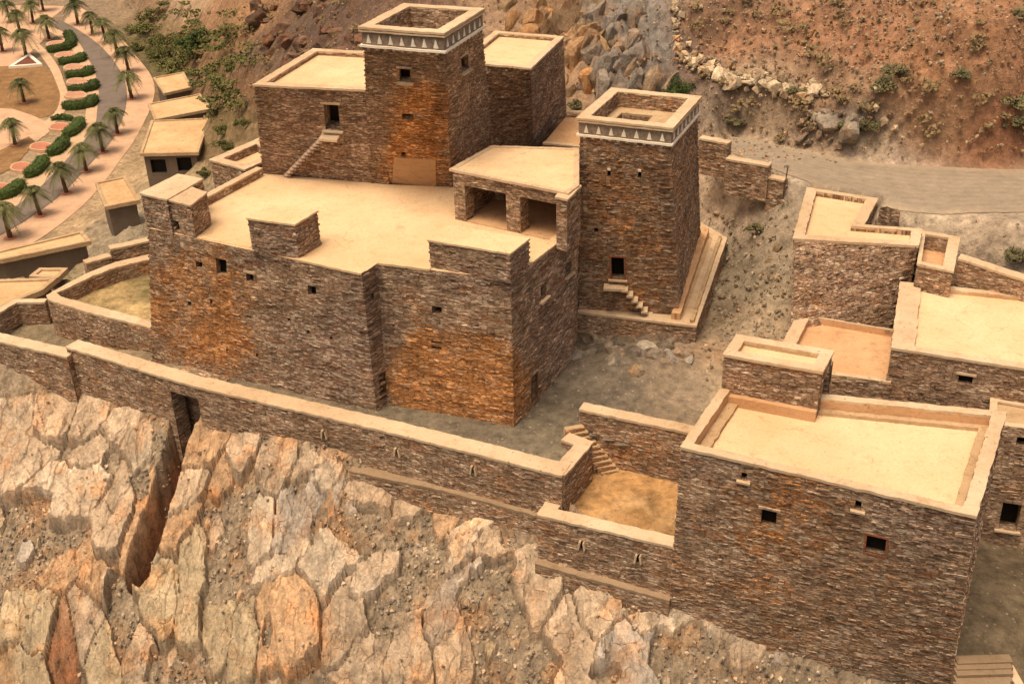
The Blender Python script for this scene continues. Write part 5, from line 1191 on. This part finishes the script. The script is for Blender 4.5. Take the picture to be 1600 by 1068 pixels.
def drape(name, L_, R_, mat, lift_=.09, n=200, m=36):
    def smp(q, t):
        k = len(q)-1; s_ = min(t*k, k-1e-6); i = int(s_); f = s_-i; p0, p1, p2, p3_ = q[max(i-1, 0)], q[i], q[i+1], q[min(i+2, k)]
        return .5*((2*p1)+(-p0+p2)*f+(2*p0-5*p1+4*p2-p3_)*f*f+(-p0+3*p1-3*p2+p3_)*f**3)
    A = [P(x, y, ROADZ) for x, y in L_]; B = [P(x, y, ROADZ) for x, y in R_]; mb = MB(); rows = []
    for k in range(n+1):
        a, b = smp(A, k/n), smp(B, k/n); w_ = 1+.012*math.sin(k*.9)+.01*math.sin(k*2.3); c_ = (a+b)/2; a = c_+(a-c_)*w_; b = c_+(b-c_)*w_; row = []
        for j in range(m+1):
            e_ = min(j, m-j)/m; q = a+(b-a)*j/m; f_ = min(1, max(0, e_*7+2.2*float(fbm(np.array([q[0]*.5]), np.array([q[1]*.5]), 4, 91)[0]))); f_ = f_*(.8+.2*math.sin(j*1.9+q[0]*.1)); row.append(mb.add([q[0], q[1], 0], [.40*(1-f_)+.30*f_, .31*(1-f_)+.245*f_, .215*(1-f_)+.185*f_]))
        rows.append(row)
    V = np.array(mb.v); zz = GRZ(V[:, 0], V[:, 1])+lift_; mb.v = [(v[0], v[1], float(z)) for v, z in zip(mb.v, zz)]
    for k in range(n):
        for j in range(m): mb.face([rows[k][j], rows[k+1][j], rows[k+1][j+1], rows[k][j+1]])
    o = mb.build(name, mat, smooth=True); tag(o, kind='structure'); return o
def GRZ(x, y):
    fx = np.interp(x, gx, np.arange(len(gx))); fy = np.interp(y, gy, np.arange(len(gy))); i = np.minimum(fx.astype(int), len(gx)-2); j = np.minimum(fy.astype(int), len(gy)-2); a = fx-i; b = fy-j
    return GND[j, i]*(1-a)*(1-b)+GND[j, i+1]*a*(1-b)+GND[j+1, i]*(1-a)*b+GND[j+1, i+1]*a*b
drape('dusty_road', ROAD_NEAR, ROAD_FAR, ROADG, .04)
for i, (x, y, r, lab) in enumerate([(225,45,18,'green shrub at the top of the slope beside the walk'),(275,100,22,'low green shrub above the smallest pavilion'),(250,60,20,'leafy shrub left of the large dark shrub'),(300,120,14,'small green shrub right of the smallest pavilion'),(235,30,14,'shrub in the green patch near the top of the walk'),(350,225,20,'olive bush on the slope left of the annexe'),(380,190,16,'bush close against the upper grey house'),(265,125,12,'small shrub tucked above the smallest pavilion roof'),(205,45,14,'small shrub just outside the outer walk'),(330,175,14,'bush above the two-window pavilion roof')]):
    shrub(x, y+r*.4, r, lab, SHRUB, i+60)
# scattered low scrub
R = random.Random(99); mb = MB(); n_ = 0
while n_ < 260:
    if R.random() < .3: x, y = R.uniform(1060, 1600), R.uniform(0, 235)
    elif R.random() < .75: x, y = R.uniform(200, 560), R.uniform(0, 200)
    elif R.random() < .3: x, y = R.uniform(1110, 1230), R.uniform(250, 520)
    else: x, y = R.uniform(230, 400), R.uniform(20, 210)
    p = gpix(x, y)
    if p[2] < GARZ+1: continue
    r = .1+.65*R.random()**2.2 if y < 240 else R.uniform(.06, .2); leaf_cloud(mb, (p[0], p[1], p[2]+r*.3), (r, r, r*.6), int(14+r*50), .07+r*.08, R); n_ += 1
tag(mb.build('scrub', DRY), kind='stuff')
mb = MB(); n_ = 0
while n_ < 130:   # looser green growth on the slope beside the palm walk
    x, y = R.gauss(275, 48), R.gauss(85, 48)
    if not (215 < x < 395 and 8 < y < 250): continue
    p = gpix(x, y)
    if p[2] < GARZ+.6: continue
    r = R.uniform(.5, 1.5); leaf_cloud(mb, (p[0], p[1], p[2]+r*.15), (r*1.2, r, r*.4), int(60*r+20), .16, R); n_ += 1
tag(mb.build('slope_undergrowth', SHRUB), kind='stuff')
# boulders
def rock(name, label, p, r, mat, col, seed, group, cat='boulder'):
    import bmesh
    bm = bmesh.new(); bmesh.ops.create_icosphere(bm, subdivisions=3, radius=1.); R = random.Random(seed); pl_ = [(Vector((R.gauss(0, 1), R.gauss(0, 1), R.gauss(0, 1))).normalized(), R.uniform(.45, .8)) for _ in range(9)]
    for v in bm.verts:
        for n_, d in pl_:
            k = v.co.dot(n_)
            if k > d: v.co -= n_*(k-d)
        v.co *= 1+.1*mnoise.noise(v.co*2.5+Vector((seed, 0, 0)))
        v.co = Vector((v.co.x*r[0], v.co.y*r[1], v.co.z*r[2]))
    me = bpy.data.meshes.new(name); bm.to_mesh(me); bm.free(); ca = me.color_attributes.new('tone', 'FLOAT_COLOR', 'POINT'); ca.data.foreach_set('color', list(col+(1.,))*len(me.vertices)); me.materials.append(mat)
    o = bpy.data.objects.new(name, me); C.objects.link(o); o.location = tuple(p); o.rotation_euler = (R.uniform(-.3, .3), R.uniform(-.3, .3), R.uniform(0, 6)); tag(o, label, cat, group)
BD = [(1085,105,14),(1105,112,16),(1125,122,18),(1145,128,20),(1165,122,13),(1170,135,14),(1195,140,14),(1212,143,16),(1230,147,15),(1250,150,14),(1272,148,16),(1290,150,10),(1060,62,9),(1055,20,10),(1070,85,9),(1130,26,6)]
nm = ['leftmost pale boulder of the band behind the road','pale boulder second from left in the band','pale boulder third from left in the band','largest yellowish boulder, left half of the band','upright pointed pale boulder in the band','pale boulder under the pointed one','pale boulder right of the pointed one','rounded pale boulder in the middle of the band','pale boulder right of the middle','flat pale boulder before the last ones','wide flat white boulder at the right of the band','small last boulder at the right end of the band','small pale rock in the grey gully, lower','small pale rock at the top of the grey gully','pale rock between gully and band','single white rock high on the orange slope']
for i, (x, y, r) in enumerate(BD):
    p = gpix(x, y); s_ = np.linalg.norm(p-CC)/F*r*random.uniform(.55, .95); rock('boulder', nm[i], p+[0, 0, s_*.1], (s_*random.uniform(.9, 1.4), s_, s_*random.uniform(.5, .9)), ROCK, (.60, .48, .33), i+3, 'pale boulders on the hillside')
for i, (x, y, r, c_, lab) in enumerate([(1010,545,16,(.42,.36,.28),'weathered rock lump under the tower platform, the tallest'),(960,560,18,(.30,.25,.19),'grey rock lump under the tower platform, at its left'),(1045,560,16,(.36,.31,.26),'grey rock right below the tower platform'),(930,530,14,(.30,.25,.19),'rock tight against the platform wall near the main house'),(990,580,14,(.34,.27,.19),'lower rock at the foot of the platform outcrop'),(1075,565,12,(.34,.29,.23),'rightmost rock of the platform outcrop'),(905,560,14,(.26,.23,.2),'leftmost rock of the platform outcrop'),(1295,195,20,(.30,.25,.20),'grey rock on the road bank, left'),(1330,215,22,(.28,.24,.19),'grey rock on the road bank, right')]):
    p = gpix(x, y); s_ = np.linalg.norm(p-CC)/F*r; rock('boulder', lab, p+[0, 0, -.15*s_], (s_*1.3, s_*.9, s_*1.0), ROCK, c_, i+50, 'grey outcrop rocks')
pr = []
R = random.Random(77); band = [(1075,95),(1100,108),(1125,120),(1150,126),(1170,130),(1200,141),(1230,147),(1262,149),(1290,150)]; gul = [(1052,0),(1058,30),(1056,60),(1062,85),(1078,100)]; b3 = [(1340,170),(1380,200),(1410,230)]
for ln, n_, sp2 in ((band, 330, 12), (gul, 100, 4), (b3, 24, 12)):
    for _ in range(n_):
        k = R.uniform(0, len(ln)-1.001); i = int(k); f = k-i; p = gpix(ln[i][0]*(1-f)+ln[i+1][0]*f+R.gauss(0, sp2), ln[i][1]*(1-f)+ln[i+1][1]*f+R.gauss(0, sp2*.8)); pr.append(tuple(p))
rubble('pale_rubble', pr, .05, .5, 19, ROCK, [(.58,.46,.31),(.50,.39,.26),(.42,.32,.21),(.62,.52,.38),(.35,.26,.16)])
# crags: bare rock standing out of the far slopes
import bmesh
def crag(name, spots, seed):
    R = random.Random(seed); mb = MB()
    for (x, y, r, hf, col) in spots:
        p = gpix(x, y); s_ = np.linalg.norm(p-CC)/F*r; bm = bmesh.new(); bmesh.ops.create_icosphere(bm, subdivisions=3, radius=1.)
        pl_ = [(Vector((R.gauss(0, 1), R.gauss(0, 1), R.gauss(0, .5))).normalized(), R.uniform(.35, .75)) for _ in range(9)]; a = R.uniform(-.4, .4); off = len(mb.v); f_ = R.uniform(.75, 1.2)
        for v in bm.verts:
            for n_, d in pl_:
                k = v.co.dot(n_)
                if k > d: v.co -= n_*(k-d)
            q = v.co*(1+.16*mnoise.noise(v.co*1.8+Vector((x, y, 0)))+.08*mnoise.noise(v.co*5+Vector((y, x, 0)))); q = Vector((q.x*s_*R.uniform(.98, 1.02), q.y*s_*.9, q.z*s_*hf)); q = Vector((q.x*math.cos(a)-q.y*math.sin(a)+q.z*.15, q.x*math.sin(a)+q.y*math.cos(a), q.z))
            mb.add((p[0]+q.x, p[1]+q.y, p[2]+q.z-s_*.42), [c*f_ for c in col])
        for f in bm.faces: mb.face([off+v.index for v in f.verts])
        bm.free()
    o = mb.build(name, ROCK); return tag(o, kind='structure')
R = random.Random(31); cg = []
for _ in range(46):
    x = R.uniform(915, 1050); y = R.uniform(0, 138)
    if x > 1005+.25*y and y < 100: continue
    cg.append((x, y, R.uniform(10, 26), R.uniform(1.0, 1.6), R.choice([(.26,.22,.18), (.28,.24,.195), (.22,.185,.155), (.32,.23,.15)])))
for _ in range(46):
    x = R.uniform(770, 935); y = R.uniform(0, 150); cg.append((x, y, R.uniform(12, 32), R.uniform(.9, 1.5), R.choice([(.36,.22,.115), (.33,.19,.09), (.27,.18,.11), (.36,.25,.14)])))
for _ in range(70):
    x = 385+190*R.random(); y = R.uniform(-5, 120); cg.append((x, y, R.uniform(9, 26), R.uniform(.4, .8), R.choice([(.13,.08,.055), (.16,.095,.065), (.18,.11,.07)])))
for _ in range(26):
    cg.append((R.uniform(1245, 1345), R.uniform(180, 222), R.uniform(4, 13), .8, R.choice([(.27,.225,.18), (.32,.26,.2)])))
for _ in range(40):
    x = R.uniform(890, 1075); cg.append((x, R.uniform(528, 560)-max(0, (x-1000)*.05), R.uniform(14, 30), R.uniform(.6, .95), R.choice([(.22,.175,.13), (.26,.21,.16), (.21,.17,.135)])))
for _ in range(30):
    cg.append((R.uniform(1110, 1235), R.uniform(300, 600), R.uniform(3, 10), .6, R.choice([(.30,.25,.18), (.36,.30,.22)])))
crag('rocky_crags', cg, 44)
# hillside rubble
sp_ = []
R = random.Random(5)
while len(sp_) < 4200:
    x, y = (R.uniform(1060, 1600), R.uniform(-5, 250)) if R.random() < .55 else (R.uniform(230, 1060), R.uniform(-5, 150))
    p = gpix(x, y); sp_.append(tuple(p))
rubble('hill_stones', sp_, .03, .2, 8, ROCK, [(.36,.22,.12),(.30,.18,.10),(.45,.33,.2),(.26,.16,.09)])
